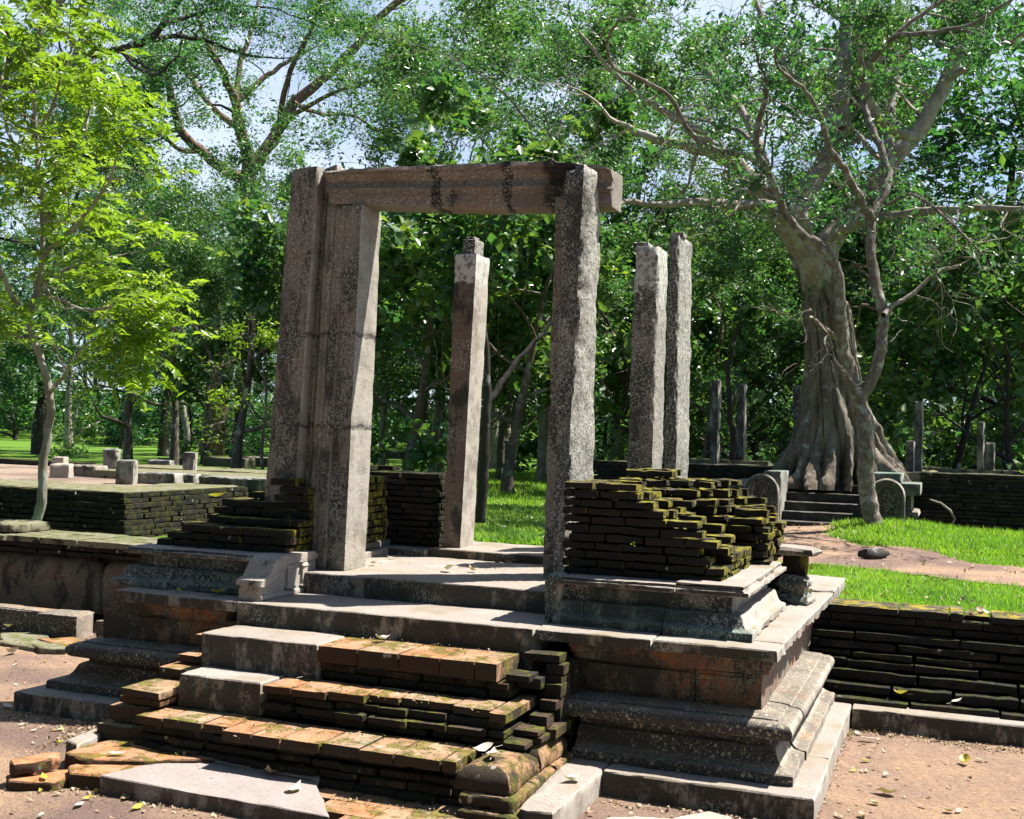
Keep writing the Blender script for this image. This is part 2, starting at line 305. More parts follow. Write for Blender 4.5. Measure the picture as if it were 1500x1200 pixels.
LF_YEL = leaf_mat('yellow_green_leaf', [(0.06, 0.12, 0.014), (0.11, 0.19, 0.02), (0.16, 0.24, 0.03), (0.26, 0.30, 0.05)], 0.42, 0.33, 1.6, (1.25, 1.3, 0.4))
LF_MID = leaf_mat('mid_green_leaf', [(0.03, 0.085, 0.022), (0.055, 0.13, 0.03), (0.10, 0.18, 0.03), (0.19, 0.26, 0.04)], 0.48, 0.42)
LF_DK = leaf_mat('dark_green_leaf', [(0.018, 0.062, 0.034), (0.032, 0.095, 0.045), (0.06, 0.14, 0.045), (0.13, 0.21, 0.04)], 0.42, 0.38)
LF_GREY = leaf_mat('grey_green_leaf', [(0.026, 0.072, 0.036), (0.045, 0.11, 0.045), (0.08, 0.155, 0.05), (0.16, 0.22, 0.06)], 0.38, 0.38)
LF_BIG = leaf_mat('broad_leaf', [(0.024, 0.075, 0.038), (0.045, 0.125, 0.05), (0.10, 0.175, 0.04), (0.22, 0.27, 0.04)], 0.38, 0.36, 1.4, (1.2, 1.25, 0.5))
GRASS = leaf_mat('grass_blade', [(0.09, 0.19, 0.025), (0.15, 0.27, 0.035), (0.22, 0.34, 0.04), (0.32, 0.38, 0.09)], 0.36, 0.5, 1.5)
DRY = leaf_mat('dry_leaf', [(0.16, 0.09, 0.05), (0.26, 0.17, 0.10), (0.38, 0.29, 0.20), (0.5, 0.42, 0.33)], 0.2, 0.6, 0.8)
YLEAF = leaf_mat('fallen_yellow_leaf', [(0.45, 0.33, 0.03), (0.50, 0.38, 0.04), (0.42, 0.38, 0.06), (0.38, 0.24, 0.04)], 0.25, 0.45, 0.8)
WLEAF = leaf_mat('bleached_leaf', [(0.33, 0.26, 0.20), (0.42, 0.34, 0.28), (0.50, 0.43, 0.37), (0.58, 0.52, 0.46)], 0.15, 0.55, 0.6)

# ------------------------------------------------------------------ geometry helpers
def vnormals(V, F):
    N = np.zeros_like(V); C = np.zeros(len(V))
    for f in F:
        a = V[f[:, 0]]; b = V[f[:, 1]]; c = V[f[:, 2]]
        n = np.cross(b-a, c-a)
        if f.shape[1] == 4: n = np.cross(V[f[:, 2]]-V[f[:, 0]], V[f[:, 3]]-V[f[:, 1]])
        l = np.linalg.norm(n, axis=1, keepdims=True); n = n/np.maximum(l, 1e-12)
        for k in range(f.shape[1]):
            np.add.at(N, f[:, k], n); np.add.at(C, f[:, k], 1)
    l = np.linalg.norm(N, axis=1)
    return N/np.maximum(l, 1e-9)[:, None], 1-l/np.maximum(C, 1)
def polyoff(P, off):
    """offset a CCW polygon outwards (mitred)"""
    P = np.asarray(P, float); n = len(P); out = []
    for i in range(n):
        a = P[i]-P[i-1]; b = P[(i+1) % n]-P[i]; a = a/np.linalg.norm(a); b = b/np.linalg.norm(b)
        na = np.array([a[1], -a[0]]); nb = np.array([b[1], -b[0]]); m = na+nb; d = m@na
        out.append(P[i]+m*(off/max(d, 0.3)))
    return np.array(out)
def polyoff_s(P, off, sides):
    """offset with a weight for each side (front, right, back, left): an offset of 0 keeps a butt joint flat"""
    P = np.asarray(P, float); n = len(P); out = []
    for i in range(n):
        a = P[i]-P[i-1]; b = P[(i+1) % n]-P[i]; na = np.array([a[1], -a[0]])/np.linalg.norm(a); nb = np.array([b[1], -b[0]])/np.linalg.norm(b)
        out.append(np.linalg.solve(np.array([na, nb]), [na@P[i]+off*sides[i-1], nb@P[i]+off*sides[i]]))
    return np.array(out)
def rect(x0, x1, y0, y1): return [(x0, y0), (x1, y0), (x1, y1), (x0, y1)]
def subdiv_loop(P3, step, counts=None):
    P3 = np.asarray(P3, float); n = len(P3); out = []; cs = []
    for i in range(n):
        a = P3[i]; b = P3[(i+1) % n]; k = counts[i] if counts else max(1, int(np.linalg.norm(b-a)/step)); cs.append(k)
        for j in range(k): out.append(a+(b-a)*j/k)
    return np.array(out), cs
def loft(loops, step=0.03, capn=None, amp=0.004, freq=9.0, chip=0.012, bottom=False, tilt=None, seed=0.0):
    """loops: closed corner loops (same corner count) stacked bottom to top -> worn solid (V,F)"""
    big = max(loops, key=lambda l: np.linalg.norm(np.asarray(l)[0]-np.asarray(l)[len(l)//2]))
    _, cs = subdiv_loop(big, step)
    R = []
    for i, l in enumerate(loops):
        r, _ = subdiv_loop(l, step, cs)
        if i:
            d = np.linalg.norm(r-R[-1], axis=1).max(); k = max(1, int(d/step)); p = R[-1]
            for j in range(1, k): R.append(p+(r-p)*j/k)
        R.append(r)
    n = len(R[0]); rings = list(R)
    top = R[-1]; c = top.mean(0); ext = np.linalg.norm(top-c, axis=1).min()
    cn = capn or max(2, min(14, int(ext/step)))
    cap = [c+(top-c)*(1-j/cn) for j in range(1, cn)]
    rings += cap
    V = np.concatenate(rings+[c[None]]); F4 = []
    m = len(rings); idx = np.arange(n); nx = (idx+1) % n
    for k in range(m-1): F4.append(np.stack([k*n+idx, k*n+nx, (k+1)*n+nx, (k+1)*n+idx], 1))
    F = [np.concatenate(F4), np.stack([(m-1)*n+idx, (m-1)*n+nx, np.full(n, m*n)], 1)]
    if bottom:
        cb = len(V); V = np.concatenate([V, R[0].mean(0)[None]]); F[1] = np.concatenate([F[1], np.stack([nx, idx, np.full(n, cb)], 1)])
    vol = sum(float(np.einsum('ij,ij->i', V[f[:, 0]]-c, np.cross(V[f[:, 1]]-c, V[f[:, 2]]-c)).sum()+(np.einsum('ij,ij->i', V[f[:, 0]]-c, np.cross(V[f[:, 2]]-c, V[f[:, 3]]-c)).sum() if f.shape[1] == 4 else 0)) for f in F)
    if vol < 0: F = [f[:, ::-1] for f in F]
    N, sh = vnormals(V, F)
    sh = np.clip(sh*4, 0, 1)
    q = V+seed*3.1
    d = amp*fbm(q*freq, 4)+amp*1.4*fbm(q*freq*0.25+9, 2)
    ch = -chip*sh*(0.15+np.clip(fbm(q*freq*1.3+40, 3)*1.6+0.25, 0, 1)*1.2)
    V = V+N*(d+ch)[:, None]
    return V, F
def solid(name, poly, prof, mat, parent=None, step=0.03, amp=0.004, freq=9., chip=0.012, shear=(0, 0), bottom=True, seed=0., smooth=38, sides=None, **kw):
    """poly CCW footprint; prof [(z, offset)] from bottom to top; shear = (dx,dy) per metre of height"""
    z0 = prof[0][0]; loops = []
    for z, off in prof:
        p = (polyoff_s(poly, off, sides) if sides else polyoff(poly, off)) if off else np.asarray(poly, float)
        loops.append(np.column_stack([p[:, 0]+shear[0]*(z-z0), p[:, 1]+shear[1]*(z-z0), np.full(len(p), z)]))
    V, F = loft(loops, step, amp=amp, freq=freq, chip=chip, bottom=bottom, seed=seed)
    return mesh(name, V, F, mat, parent, smooth)
def box(name, x0, x1, y0, y1, z0, z1, mat, parent=None, r=0.006, **kw):
    return solid(name, rect(x0, x1, y0, y1), [(z0, -r), (z0+r, 0), (z1-r, 0), (z1, -r)], mat, parent, **kw)
def poly_block(name, pts, z0, z1, mat, parent=None, r=0.008, **kw):
    return solid(name, pts, [(z0, 0), (z1-r, 0), (z1, -r)], mat, parent, **kw)
def taper(name, bot, top, z0, z1, mat, parent=None, grooves=(), cap=0.012, **kw):
    """pillar between two plan polygons with optional joint grooves at heights"""
    bot = np.asarray(bot, float); top = np.asarray(top, float); loops = []
    def lp(z, off=0):
        t = (z-z0)/(z1-z0); p = bot+(top-bot)*t
        if off: p = p+(p.mean(0)-p)*off
        return np.column_stack([p, np.full(len(p), z)])
    zs = [(z0, 0)]
    for g in sorted(grooves): zs += [(g-0.012, 0), (g, 0.03), (g+0.012, 0)]
    zs += [(z1-cap, 0), (z1, cap*2.2)]
    k = dict(step=0.035, amp=0.006, freq=8., chip=0.015); k.update(kw); sm = k.pop('smooth', 38)
    V, F = loft([lp(z, o) for z, o in zs], bottom=True, **k)
    return mesh(name, V, F, mat, parent, sm)

# --- bricks: a worn rounded brick template, repeated into one masonry mesh
def _brick_t(nx=5, ny=3, nz=3):
    pts = {}; V = []; F = []
    def vid(i, j, k):
        if (i, j, k) not in pts: pts[(i, j, k)] = len(V); V.append((i/nx, j/ny, k/nz))
        return pts[(i, j, k)]
    for i in range(nx):
        for j in range(ny):
            F.append([vid(i, j, nz), vid(i+1, j, nz), vid(i+1, j+1, nz), vid(i, j+1, nz)])
            F.append([vid(i, j, 0), vid(i, j+1, 0), vid(i+1, j+1, 0), vid(i+1, j, 0)])
    for i in range(nx):
        for k in range(nz):
            F.append([vid(i, 0, k), vid(i+1, 0, k), vid(i+1, 0, k+1), vid(i, 0, k+1)])
            F.append([vid(i, ny, k), vid(i, ny, k+1), vid(i+1, ny, k+1), vid(i+1, ny, k)])
    for j in range(ny):
        for k in range(nz):
            F.append([vid(0, j, k), vid(0, j, k+1), vid(0, j+1, k+1), vid(0, j+1, k)])
            F.append([vid(nx, j, k), vid(nx, j+1, k), vid(nx, j+1, k+1), vid(nx, j, k+1)])
    V = np.array(V)*2-1
    W_ = V.copy(); W_[:, 0] = np.sign(V[:, 0])*np.abs(V[:, 0])**0.6; W_[:, 1] = np.sign(V[:, 1])*np.abs(V[:, 1])**0.8
    return W_, np.array(F)
BT = _brick_t()
def brick_mesh(name, B, mat, parent=None, rng=None, jit=0.006, wear=0.009, rot=0.02, smooth=60, rr=0.006):
    """B rows: x0,x1,y0,y1,z0,z1 -> one mesh of worn bricks"""
    B = np.asarray(B, float); rng = rng or np.random.RandomState(5)
    n = len(B); c = np.column_stack([(B[:, 0]+B[:, 1])/2, (B[:, 2]+B[:, 3])/2, (B[:, 4]+B[:, 5])/2])
    h = np.column_stack([(B[:, 1]-B[:, 0])/2, (B[:, 3]-B[:, 2])/2, (B[:, 5]-B[:, 4])/2])
    T = BT[0]; nv = len(T)
    L = T[None]*h[:, None]
    r = np.minimum(rr, h.min(1)*0.5)[:, None, None]
    q = np.clip(L, -(h[:, None]-r), h[:, None]-r); d = L-q; dl = np.linalg.norm(d, axis=2, keepdims=True)
    L = q+d*np.where(dl > 1e-9, np.minimum(r/np.maximum(dl, 1e-9), 1), 1)
    a = rng.normal(0, rot, n); ca, sa = np.cos(a)[:, None], np.sin(a)[:, None]
    X = L[:, :, 0]*ca-L[:, :, 1]*sa; Y = L[:, :, 0]*sa+L[:, :, 1]*ca
    L = np.stack([X, Y, L[:, :, 2]+L[:, :, 0]*rng.normal(0, rot*0.6, n)[:, None]], 2)
    P = (c+rng.normal(0, jit, (n, 3))*[1, 1, 0.25])[:, None]+L
    V = P.reshape(-1, 3); idx = np.repeat(np.arange(n), nv)
    o = V+idx[:, None]*0.37
    dirn = (L/np.maximum(h[:, None], 1e-6)).reshape(-1, 3); dirn = dirn/np.maximum(np.linalg.norm(dirn, axis=1, keepdims=True), 1e-6)
    V = V-dirn*(wear*np.clip(fbm(o*14, 3)+0.35, -0.2, 1.2))[:, None]
    F = (BT[1][None]+(np.arange(n)*nv)[:, None, None]).reshape(-1, 4)
    at_ = np.repeat(rng.rand(n), len(BT[1]))
    return mesh(name, V, F, mat, parent, smooth, at_)
def masonry(x0, x1, y0, y1, z0, z1, hf, ch=0.042, bl=0.2, bw=0.13, seed=1, gap=0.003, miss=0.03):
    rng = np.random.RandomState(seed); B = []; k = 0; z = z0
    while z < z1-0.01:
        zt = z+ch*rng.uniform(0.93, 1.05); y = y0
        row = 0
        while y < y1-0.02:
            w = min(bw*rng.uniform(0.9, 1.1), y1-y)
            x = x0-rng.uniform(0, bl*0.7)
            while x < x1-0.01:
                l = bl*rng.uniform(0.65, 1.15); xa, xb = max(x, x0), min(x+l, x1)
                if xb-xa > 0.03 and hf((xa+xb)/2, y+w/2) > z+ch*0.5 and rng.rand() > (miss if hf((xa+xb)/2, y+w/2) < z+ch*1.6 else 0):
                    B.append((xa+gap, xb-gap, y+gap, y+w-gap, z+0.0015, zt))
                x += l
            y += w; row += 1
        z = zt+0.001; k += 1
    return B
def interp(pts):
    xs = [p[0] for p in pts]; ys = [p[1] for p in pts]
    return lambda v: float(np.interp(v, xs, ys))

# ================================================================== THE GROUND
ZI = 0.45
def grid_sheet(name, xs, ys, zf, mat, kind='structure', parent=None, mask=None):
    X, Y = np.meshgrid(xs, ys); V = np.column_stack([X.ravel(), Y.ravel(), zf(X.ravel(), Y.ravel())]); nx = len(xs); ny = len(ys)
    i = np.arange(nx-1)[None]+nx*np.arange(ny-1)[:, None]; i = i.ravel()
    F = np.stack([i, i+1, i+nx+1, i+nx], 1)
    if mask is not None: F = F[mask(X.ravel()[i], Y.ravel()[i])]
    o = mesh(name, V, F, mat, parent, 180); o['kind'] = kind; return o
def fz(x, y):
    p = np.column_stack([x, y, x*0]); return 0.018*fbm(p*0.9, 3)+0.010*fbm(p*5, 4)-0.008
xs = np.concatenate([np.linspace(-60, -8, 60), np.arange(-7.9, 1.6, 0.05), np.linspace(1.8, 60, 60)])
ys = np.concatenate([np.linspace(-40, 2.2, 40), np.arange(2.4, 8.3, 0.05)])
grid_sheet('ground', xs, ys, fz, DIRT)
def lz(x, y):
    p = np.column_stack([x, y, x*0])
    z = ZI+0.05*fbm(p*0.25, 3)+0.010*fbm(p*5, 2)
    m = 0.17*np.exp(-(((x+0.75)/0.95)**2+((y-17.6)/0.9)**2))+0.13*np.exp(-(((x-0.5)/1.5)**2+((y-15.6)/1.0)**2))   # low bank at the foot of the slender tree
    z = z+m*(y < 25)
    far = np.clip((y-55)/80, 0, 1); return z+far*1.2+0.25*far*fbm(p*0.06, 2)
xs = np.concatenate([np.linspace(-260, -22, 90), np.arange(-21.5, 3, 0.14), np.linspace(3.2, 160, 80)])
ys = np.concatenate([np.arange(8.28, 22, 0.12), np.linspace(22.3, 60, 90), np.linspace(62, 420, 70)])
grid_sheet('lawn', xs, ys, lz, LAWN)
def path_patch(name, pix, mat, z=None, lift=0.012):
    """flat irregular patch of bare earth; outline given on the lawn plane"""
    P = np.array([at(x, y, Z=ZI)[:2] for x, y in pix]); 
    from math import floor
    n = len(P); out = []
    for i in range(n):
        a, b = P[i], P[(i+1) % n]; k = max(2, int(np.linalg.norm(b-a)/0.15))
        for j in range(k): out.append(a+(b-a)*j/k)
    out = np.array(out); out += 0.12*np.column_stack([fbm(np.column_stack([out*1.5, out[:, :1]*0]), 3), fbm(np.column_stack([out*1.5, out[:, :1]*0+9]), 3)])
    import mathutils
    x0, y0 = out.min(0)-.1; x1, y1 = out.max(0)+.1
    xs = np.arange(x0, x1, 0.09); ys = np.arange(y0, y1, 0.09)
    def inside(px, py):
        c = np.zeros(len(px), bool); j = len(out)-1
        for i in range(len(out)):
            xi, yi = out[i]; xj, yj = out[j]
            cond = ((yi > py) != (yj > py)) & (px < (xj-xi)*(py-yi)/(yj-yi+1e-12)+xi); c ^= cond; j = i
        return c
    return grid_sheet(name, xs, ys, lambda x, y: lz(x, y)+lift, mat, mask=lambda x, y: inside(x+.045, y+.045)), out, inside
PATH1, PO, PIN = path_patch('path', [(1060, 772), (1232, 773), (1216, 790), (1262, 803), (1340, 808), (1420, 824), (1560, 836), (1560, 866), (1480, 858), (1350, 842), (1190, 826), (1060, 845)], DIRT)
PATH2, PO2, PIN2 = path_patch('path', [(1330, 778), (1700, 790), (1700, 774), (1400, 770), (1300, 772)], DIRT)

# ================================================================== RIGHT PEDESTAL
pr = thing('stone_pedestal', (-1.05, 6.6, 0), 'moulded granite pedestal to the right of the doorway, with rounded torus and broken cornice', 'pedestal')
# plinth with its forward cheek
box('plinth', -1.536, -0.541, 5.421, 6.15, -0.05, 0.112, SLAB, pr, r=0.008, chip=0.016, seed=1)
box('plinth', -1.40, -0.545, 6.156, 7.55, -0.05, 0.110, SLAB, pr, r=0.008, chip=0.016, seed=2)
poly_block('cheek_stone', [(-1.71, 4.72), (-1.66, 4.69), (-1.545, 4.715), (-1.54, 5.60), (-1.76, 5.60)], -0.05, 0.114, SLAB, pr, seed=3, chip=0.02)
SC = [(0.112, 0), (0.158, 0), (0.162, -0.006), (0.166, -0.030), (0.175, -0.052), (0.19, -0.068), (0.212, -0.080), (0.235, -0.087), (0.250, -0.094), (0.258, -0.104), (0.262, -0.125), (0.31, -0.128)]
R0 = lambda y0, y1: rect(-1.735, -0.656, y0, y1)
solid('base_moulding', rect(-1.735, -0.656, 5.560, 6.05), SC, GRAN_D, pr, sides=(1, 1, 0, 0), seed=4, chip=0.007, amp=0.003)
solid('base_moulding', rect(-1.60, -0.650, 6.056, 7.56), SC, GRAN_D, pr, sides=(0, 1, 0, 0), seed=5, chip=0.007, amp=0.003)
TO = [(0.300, -0.12), (0.306, -0.085)]+[(0.349+0.042*math.sin(a), -0.058+0.050*math.cos(a)) for a in np.linspace(-1.4, 1.45, 15)]+[(0.391, -0.070), (0.3915, -0.078), (0.398, -0.082), (0.401, -0.10), (0.406, -0.17), (0.410, -0.2)]
solid('torus_moulding', rect(-1.80, -0.656, 5.560, 5.99), TO, GRAN_D, pr, sides=(1, 1, 0, 0), step=0.025, seed=6, chip=0.006, amp=0.003)
solid('torus_moulding', rect(-1.60, -0.649, 6.00, 7.60), TO, GRAN_D, pr, sides=(0, 1, 0.3, 0), step=0.025, seed=7, chip=0.006, amp=0.003)
box('dado', -1.77, -1.168, 5.765, 6.3, 0.395, 0.583, DADO, pr, seed=8, r=0.003, chip=0.004)
box('dado', -1.164, -0.838, 5.762, 6.10, 0.395, 0.583, DADO, pr, seed=9, r=0.010, chip=0.006)
box('dado', -1.5, -0.842, 6.104, 8.9, 0.395, 0.583, DADO, pr, seed=10, r=0.006, chip=0.006)
for (a, b) in ((-1.725, -1.19), (-1.14, -0.862)):
    box('dado_panel', a, b, 5.752, 5.78, 0.425, 0.560, DADO, pr, seed=11, r=0.005, chip=0.003)
solid('fillet_band', rect(-1.79, -0.80, 5.73, 8.9), [(0.580, 0), (0.606, 0.002), (0.609, 0.012), (0.632, 0.014), (0.635, 0.022), (0.658, 0.022)], DADO, pr, seed=12, chip=0.004)
box('platform_slab', -1.985, -1.372, 5.662, 6.4, 0.658, 0.717, SLAB, pr, seed=13, r=0.005, chip=0.012)
poly_block('platform_slab', [(-1.368, 5.668), (-0.753, 5.668), (-0.745, 5.93), (-1.368, 5.93)], 0.656, 0.717, SLAB, pr, seed=14, chip=0.012)
poly_block('platform_slab', [(-1.368, 5.935), (-0.757, 5.935), (-0.722, 8.16), (-1.368, 8.16)], 0.656, 0.715, SLAB, pr, seed=15, chip=0.02)
poly_block('platform_slab', [(-1.3, 8.168), (-0.725, 8.168), (-0.722, 9.12), (-1.3, 9.12)], 0.640, 0.722, SLAB, pr, seed=16, chip=0.012)
box('rubble_core', -1.98, -0.85, 6.12, 8.9, 0.0, 0.66, BR_WALL, pr, seed=17)
box('rubble_core', -3.82, -1.76, 5.665, 7.4, -0.05, 0.585, BR_WALL, pr, seed=18, step=0.1)
# upper mouldings
UB = [(0.717, 0), (0.757, 0), (0.761, -0.008), (0.764, -0.026), (0.776, -0.042), (0.80, -0.052), (0.828, -0.060), (0.836, -0.070), (0.840, -0.120), (0.93, -0.122)]
solid('upper_base', rect(-1.36, -0.902, 5.835, 6.02), UB, TEAL, pr, sides=(1, 1, 0, 0), seed=18, chip=0.009, amp=0.004)
solid('upper_base', rect(-1.80, -1.365, 5.856, 6.3), UB, TEAL, pr, sides=(1, 0, 0, 0), seed=19, chip=0.006, amp=0.004)
solid('upper_base', rect(-1.955, -1.795, 5.850, 6.3), UB, TEAL, pr, sides=(1, 0.3, 0, 0), seed=20, chip=0.008, amp=0.004)
solid('upper_base', rect(-1.4, -0.905, 6.025, 7.12), UB, SLAB, pr, sides=(0, 1, 0, 0), seed=21, chip=0.012, amp=0.004)
box('frieze', -1.9, -1.03, 5.972, 7.2, 0.80, 0.93, TEAL, pr, seed=22, chip=0.003)
CO = [(0.926, -0.012), (0.932, 0), (0.950, 0.002), (0.953, -0.004), (0.954, -0.026), (0.968, -0.030)]
solid('cornice', rect(-1.955, -1.305, 5.865, 6.25), CO, SLAB, pr, sides=(1, 0, 0, 1), seed=23, chip=0.008, amp=0.003, step=0.02)
solid('cornice', rect(-1.300, -0.930, 5.868, 6.25), CO[:-1]+[(0.966, -0.028)], SLAB, pr, sides=(1, 1, 0, 0), seed=24, chip=0.007, amp=0.003, step=0.02)
solid('cornice', rect(-1.25, -0.932, 6.255, 7.30), CO[:-1]+[(0.966, -0.028)], SLAB, pr, sides=(0, 1, 1, 0), seed=25, chip=0.010, amp=0.003, step=0.02)
poly_block('coping_slab', [(-1.31, 5.90), (-0.957, 5.90), (-0.958, 7.26), (-1.30, 7.26)], 0.964, 0.984, SLAB, pr, seed=26, r=0.004, chip=0.008, step=0.02)
# broken guard stone at the doorway end
V = [(-2.03, 5.862, 0.717), (-1.935, 5.862, 0.717), (-1.935, 6.40, 0.717), (-2.03, 6.40, 0.717)]
solid('broken_scroll', rect(-2.02, -1.935, 5.90, 6.40), [(0.717, 0), (0.80, 0), (0.88, 0.004), (0.905, 0.008), (0.93, 0.006), (0.962, 0), (0.972, -0.012)], TEAL, pr, seed=27, chip=0.03, amp=0.007)
# fragments at the far end of the pedestal
fr = thing('cornice_fragment', (-0.93, 7.6, 0.717), 'broken pale piece of moulded cornice, balanced on small blocks behind the right pedestal', 'stone fragment')
solid('fragment_top', [(-1.03, 7.46), (-0.80, 7.40), (-0.77, 7.55), (-0.92, 7.74), (-1.05, 7.70)], [(1.01, 0), (1.02, 0.03), (1.045, 0.035), (1.06, 0.01)], SLAB, fr, amp=0.012, chip=0.02, step=0.02, seed=31)
box('fragment_post', -0.98, -0.84, 7.5, 7.64, 0.87, 1.015, BR_DARK, fr, amp=0.012, chip=0.02, seed=32)
solid('fragment_base', [(-1.02, 7.40), (-0.80, 7.34), (-0.77, 7.52), (-0.86, 7.66), (-1.0, 7.70)], [(0.717, 0), (0.76, 0), (0.775, -0.03), (0.81, -0.035), (0.84, -0.01), (0.875, -0.015)], TEAL, fr, amp=0.02, freq=12, chip=0.035, step=0.02, seed=33)
br2 = thing('brick_rubble', (-1.0, 7.8, 0.72), 'few tumbled dark bricks heaped behind the broken cornice piece', 'bricks')
brick_mesh('brick', [(-1.10, -0.93, 7.72, 7.86, 0.72, 0.77), (-1.05, -0.88, 7.78, 7.95, 0.772, 0.83), (-1.12, -0.98, 7.80, 7.98, 0.832, 0.88), (-0.95, -0.84, 7.70, 7.84, 0.72, 0.775), (-1.14, -0.99, 7.76, 7.9, 0.882, 0.935)], BR_DARK, br2, wear=0.02, rot=0.2, jit=0.012)

# ================================================================== LEFT PEDESTAL
pl = thing('stone_pedestal', (-4.4, 6.6, 0), 'moulded granite pedestal to the left of the doorway, partly buried by the brick steps', 'pedestal')
box('plinth', -5.142, -3.9, 5.421, 7.9, -0.05, 0.112, SLAB, pl, r=0.008, chip=0.016, seed=41)
solid('base_moulding', rect(-5.035, -3.95, 5.560, 7.9), [(z, o*1.35) for z, o in SC], GRAN_D, pl, sides=(1, 0, 0, 1), seed=42, chip=0.007, amp=0.003)
solid('torus_moulding', rect(-4.925, -3.90, 5.560, 7.8), TO, GRAN_D, pl, sides=(1, 0, 0, 1), step=0.025, seed=43, chip=0.006, amp=0.003)
box('dado', -4.80, -3.78, 5.762, 7.8, 0.395, 0.583, DADO, pl, seed=44, r=0.006, chip=0.006)
for (a, b) in ((-4.56, -3.92),):
    box('dado_panel', a, b, 5.752, 5.78, 0.425, 0.560, DADO, pl, seed=45, r=0.005, chip=0.003)
solid('fillet_band', rect(-4.70, -3.90, 5.73, 7.8), [(0.580, 0), (0.606, 0.002), (0.609, 0.012), (0.632, 0.014), (0.635, 0.022), (0.658, 0.022)], DADO, pl, seed=46, chip=0.004)
box('platform_slab', -4.655, -4.43, 5.668, 7.8, 0.650, 0.717, SLAB, pl, seed=47, r=0.005, chip=0.022)
box('platform_slab', -4.426, -3.79, 5.664, 7.8, 0.650, 0.716, SLAB, pl, seed=48, r=0.005, chip=0.012)
solid('upper_base', rect(-4.82, -4.42, 5.83, 6.05), UB, TEAL, pl, sides=(1, 0, 0, 1), seed=49, chip=0.009, amp=0.004)
solid('upper_base', rect(-4.60, -3.79, 5.86, 7.6), UB, TEAL, pl, sides=(1, 0, 0, 0), seed=50, chip=0.006, amp=0.004)
box('frieze', -4.68, -3.80, 5.972, 7.5, 0.80, 0.93, TEAL, pl, seed=51, chip=0.003)
COL_ = [(z-0.012, o) for z, o in CO]
solid('cornice', rect(-4.775, -4.34, 5.866, 7.0), COL_, SLAB, pl, sides=(1, 0, 0, 1), seed=52, chip=0.010, amp=0.003, step=0.02)
solid('cornice', rect(-4.336, -3.83, 5.870, 7.0), COL_, SLAB, pl, sides=(1, 0, 0, 0), seed=53, chip=0.007, amp=0.003, step=0.02)
# sloping guard stone (balustrade) beside the upper steps
gs = thing('balustrade_stone', (-3.73, 6.0, 0.717), 'pale guard stone with sloping nose and small carved pilasters left of the doorstep', 'balustrade')
def prism_yz(name, prof, x0, x1, mat, parent, **kw):
    P = np.asarray(prof, float)
    lo = np.column_stack([np.full(len(P), x0), P]); hi = np.column_stack([np.full(len(P), x1), P])
    c = P.mean(0)
    def s(l, f): m = l.copy(); m[:, 1:] = c+(m[:, 1:]-c)*f; return m
    a = s(lo, 0.985); b = lo.copy(); b[:, 0] += 0.006; d = hi.copy(); d[:, 0] -= 0.006; e = s(hi, 0.985)
    V, F = loft([a, b, d, e], step=0.02, bottom=True, amp=0.004, chip=0.008, **kw)
    return mesh(name, V, F, mat, parent, 38)
GP = [(5.70, 0.717), (6.40, 0.717), (6.40, 0.925), (6.30, 0.962), (5.92, 0.958), (5.86, 0.935), (5.775, 0.838), (5.715, 0.822), (5.70, 0.80)]
prism_yz('scroll_rail', [(5.735, 0.795), (5.84, 0.815), (5.93, 0.905), (6.34, 0.905), (6.36, 0.93), (6.30, 0.962), (5.92, 0.958), (5.86, 0.935), (5.775, 0.845), (5.715, 0.835), (5.70, 0.80)], -3.835, -3.655, GRAN_P, gs, seed=54)
prism_yz('side_panel', [(5.715, 0.717), (6.34, 0.717), (6.34, 0.91), (5.90, 0.91), (5.83, 0.825), (5.73, 0.80)], -3.82, -3.672, GRAN_P, gs, seed=55)
for y in (5.99, 6.16):
    box('carved_pilaster', -3.69, -3.656, y, y+0.075, 0.765, 0.90, GRAN_P, gs, seed=56, chip=0.004, step=0.02)
    box('pilaster_capital', -3.69, -3.648, y-0.012, y+0.087, 0.872, 0.892, GRAN_P, gs, seed=57, chip=0.003, step=0.02)
    box('pilaster_foot', -3.69, -3.648, y-0.012, y+0.087, 0.757, 0.772, GRAN_P, gs, seed=58, chip=0.003, step=0.02)
box('base_ledge', -3.70, -3.660, 5.72, 6.33, 0.718, 0.748, GRAN_P, gs, seed=59, chip=0.004, step=0.02)

# ================================================================== STEPS
def tb(name, x0, x1, y0, y1, z0, z1, mat, label, cat, group=None, **kw):
    o = box(name, x0, x1, y0, y1, z0, z1, mat, None, **kw); return tag(o, label, cat, group)
tb('stone_step', -3.785, -1.99, 5.660, 6.19, 0.50, 0.717, SLAB, 'long pale granite step between the two pedestals, just below the doorstep', 'step', seed=61, step=0.04, chip=0.010)
tag(solid('floor_slab', [(-3.68, 6.178), (-2.02, 6.178), (-2.02, 7.45), (-3.9, 7.45), (-3.9, 6.5), (-3.68, 6.45)], [(0.60, 0), (0.835, 0), (0.842, -0.006)], SLAB, None, step=0.05, chip=0.010, seed=62), 'broad pinkish grey floor slab forming the doorstep under the stone door frame', 'floor slab')
sill = thing('rear_sill', (-3.0, 7.7, 0.84), 'low stone sill across the back of the gatehouse floor behind the lone pillar', 'sill')
box('sill_stone', -3.42, -2.0, 7.46, 8.15, 0.6, 0.90, SLAB, sill, seed=63, chip=0.012, step=0.04)
box('sill_stone', -3.86, -3.425, 7.40, 7.6, 0.6, 0.892, TEAL, sill, seed=64, chip=0.018, step=0.03)
box('sill_stone', -3.87, -3.70, 6.9, 7.395, 0.6, 0.888, SLAB, sill, seed=65, chip=0.012, step=0.03)

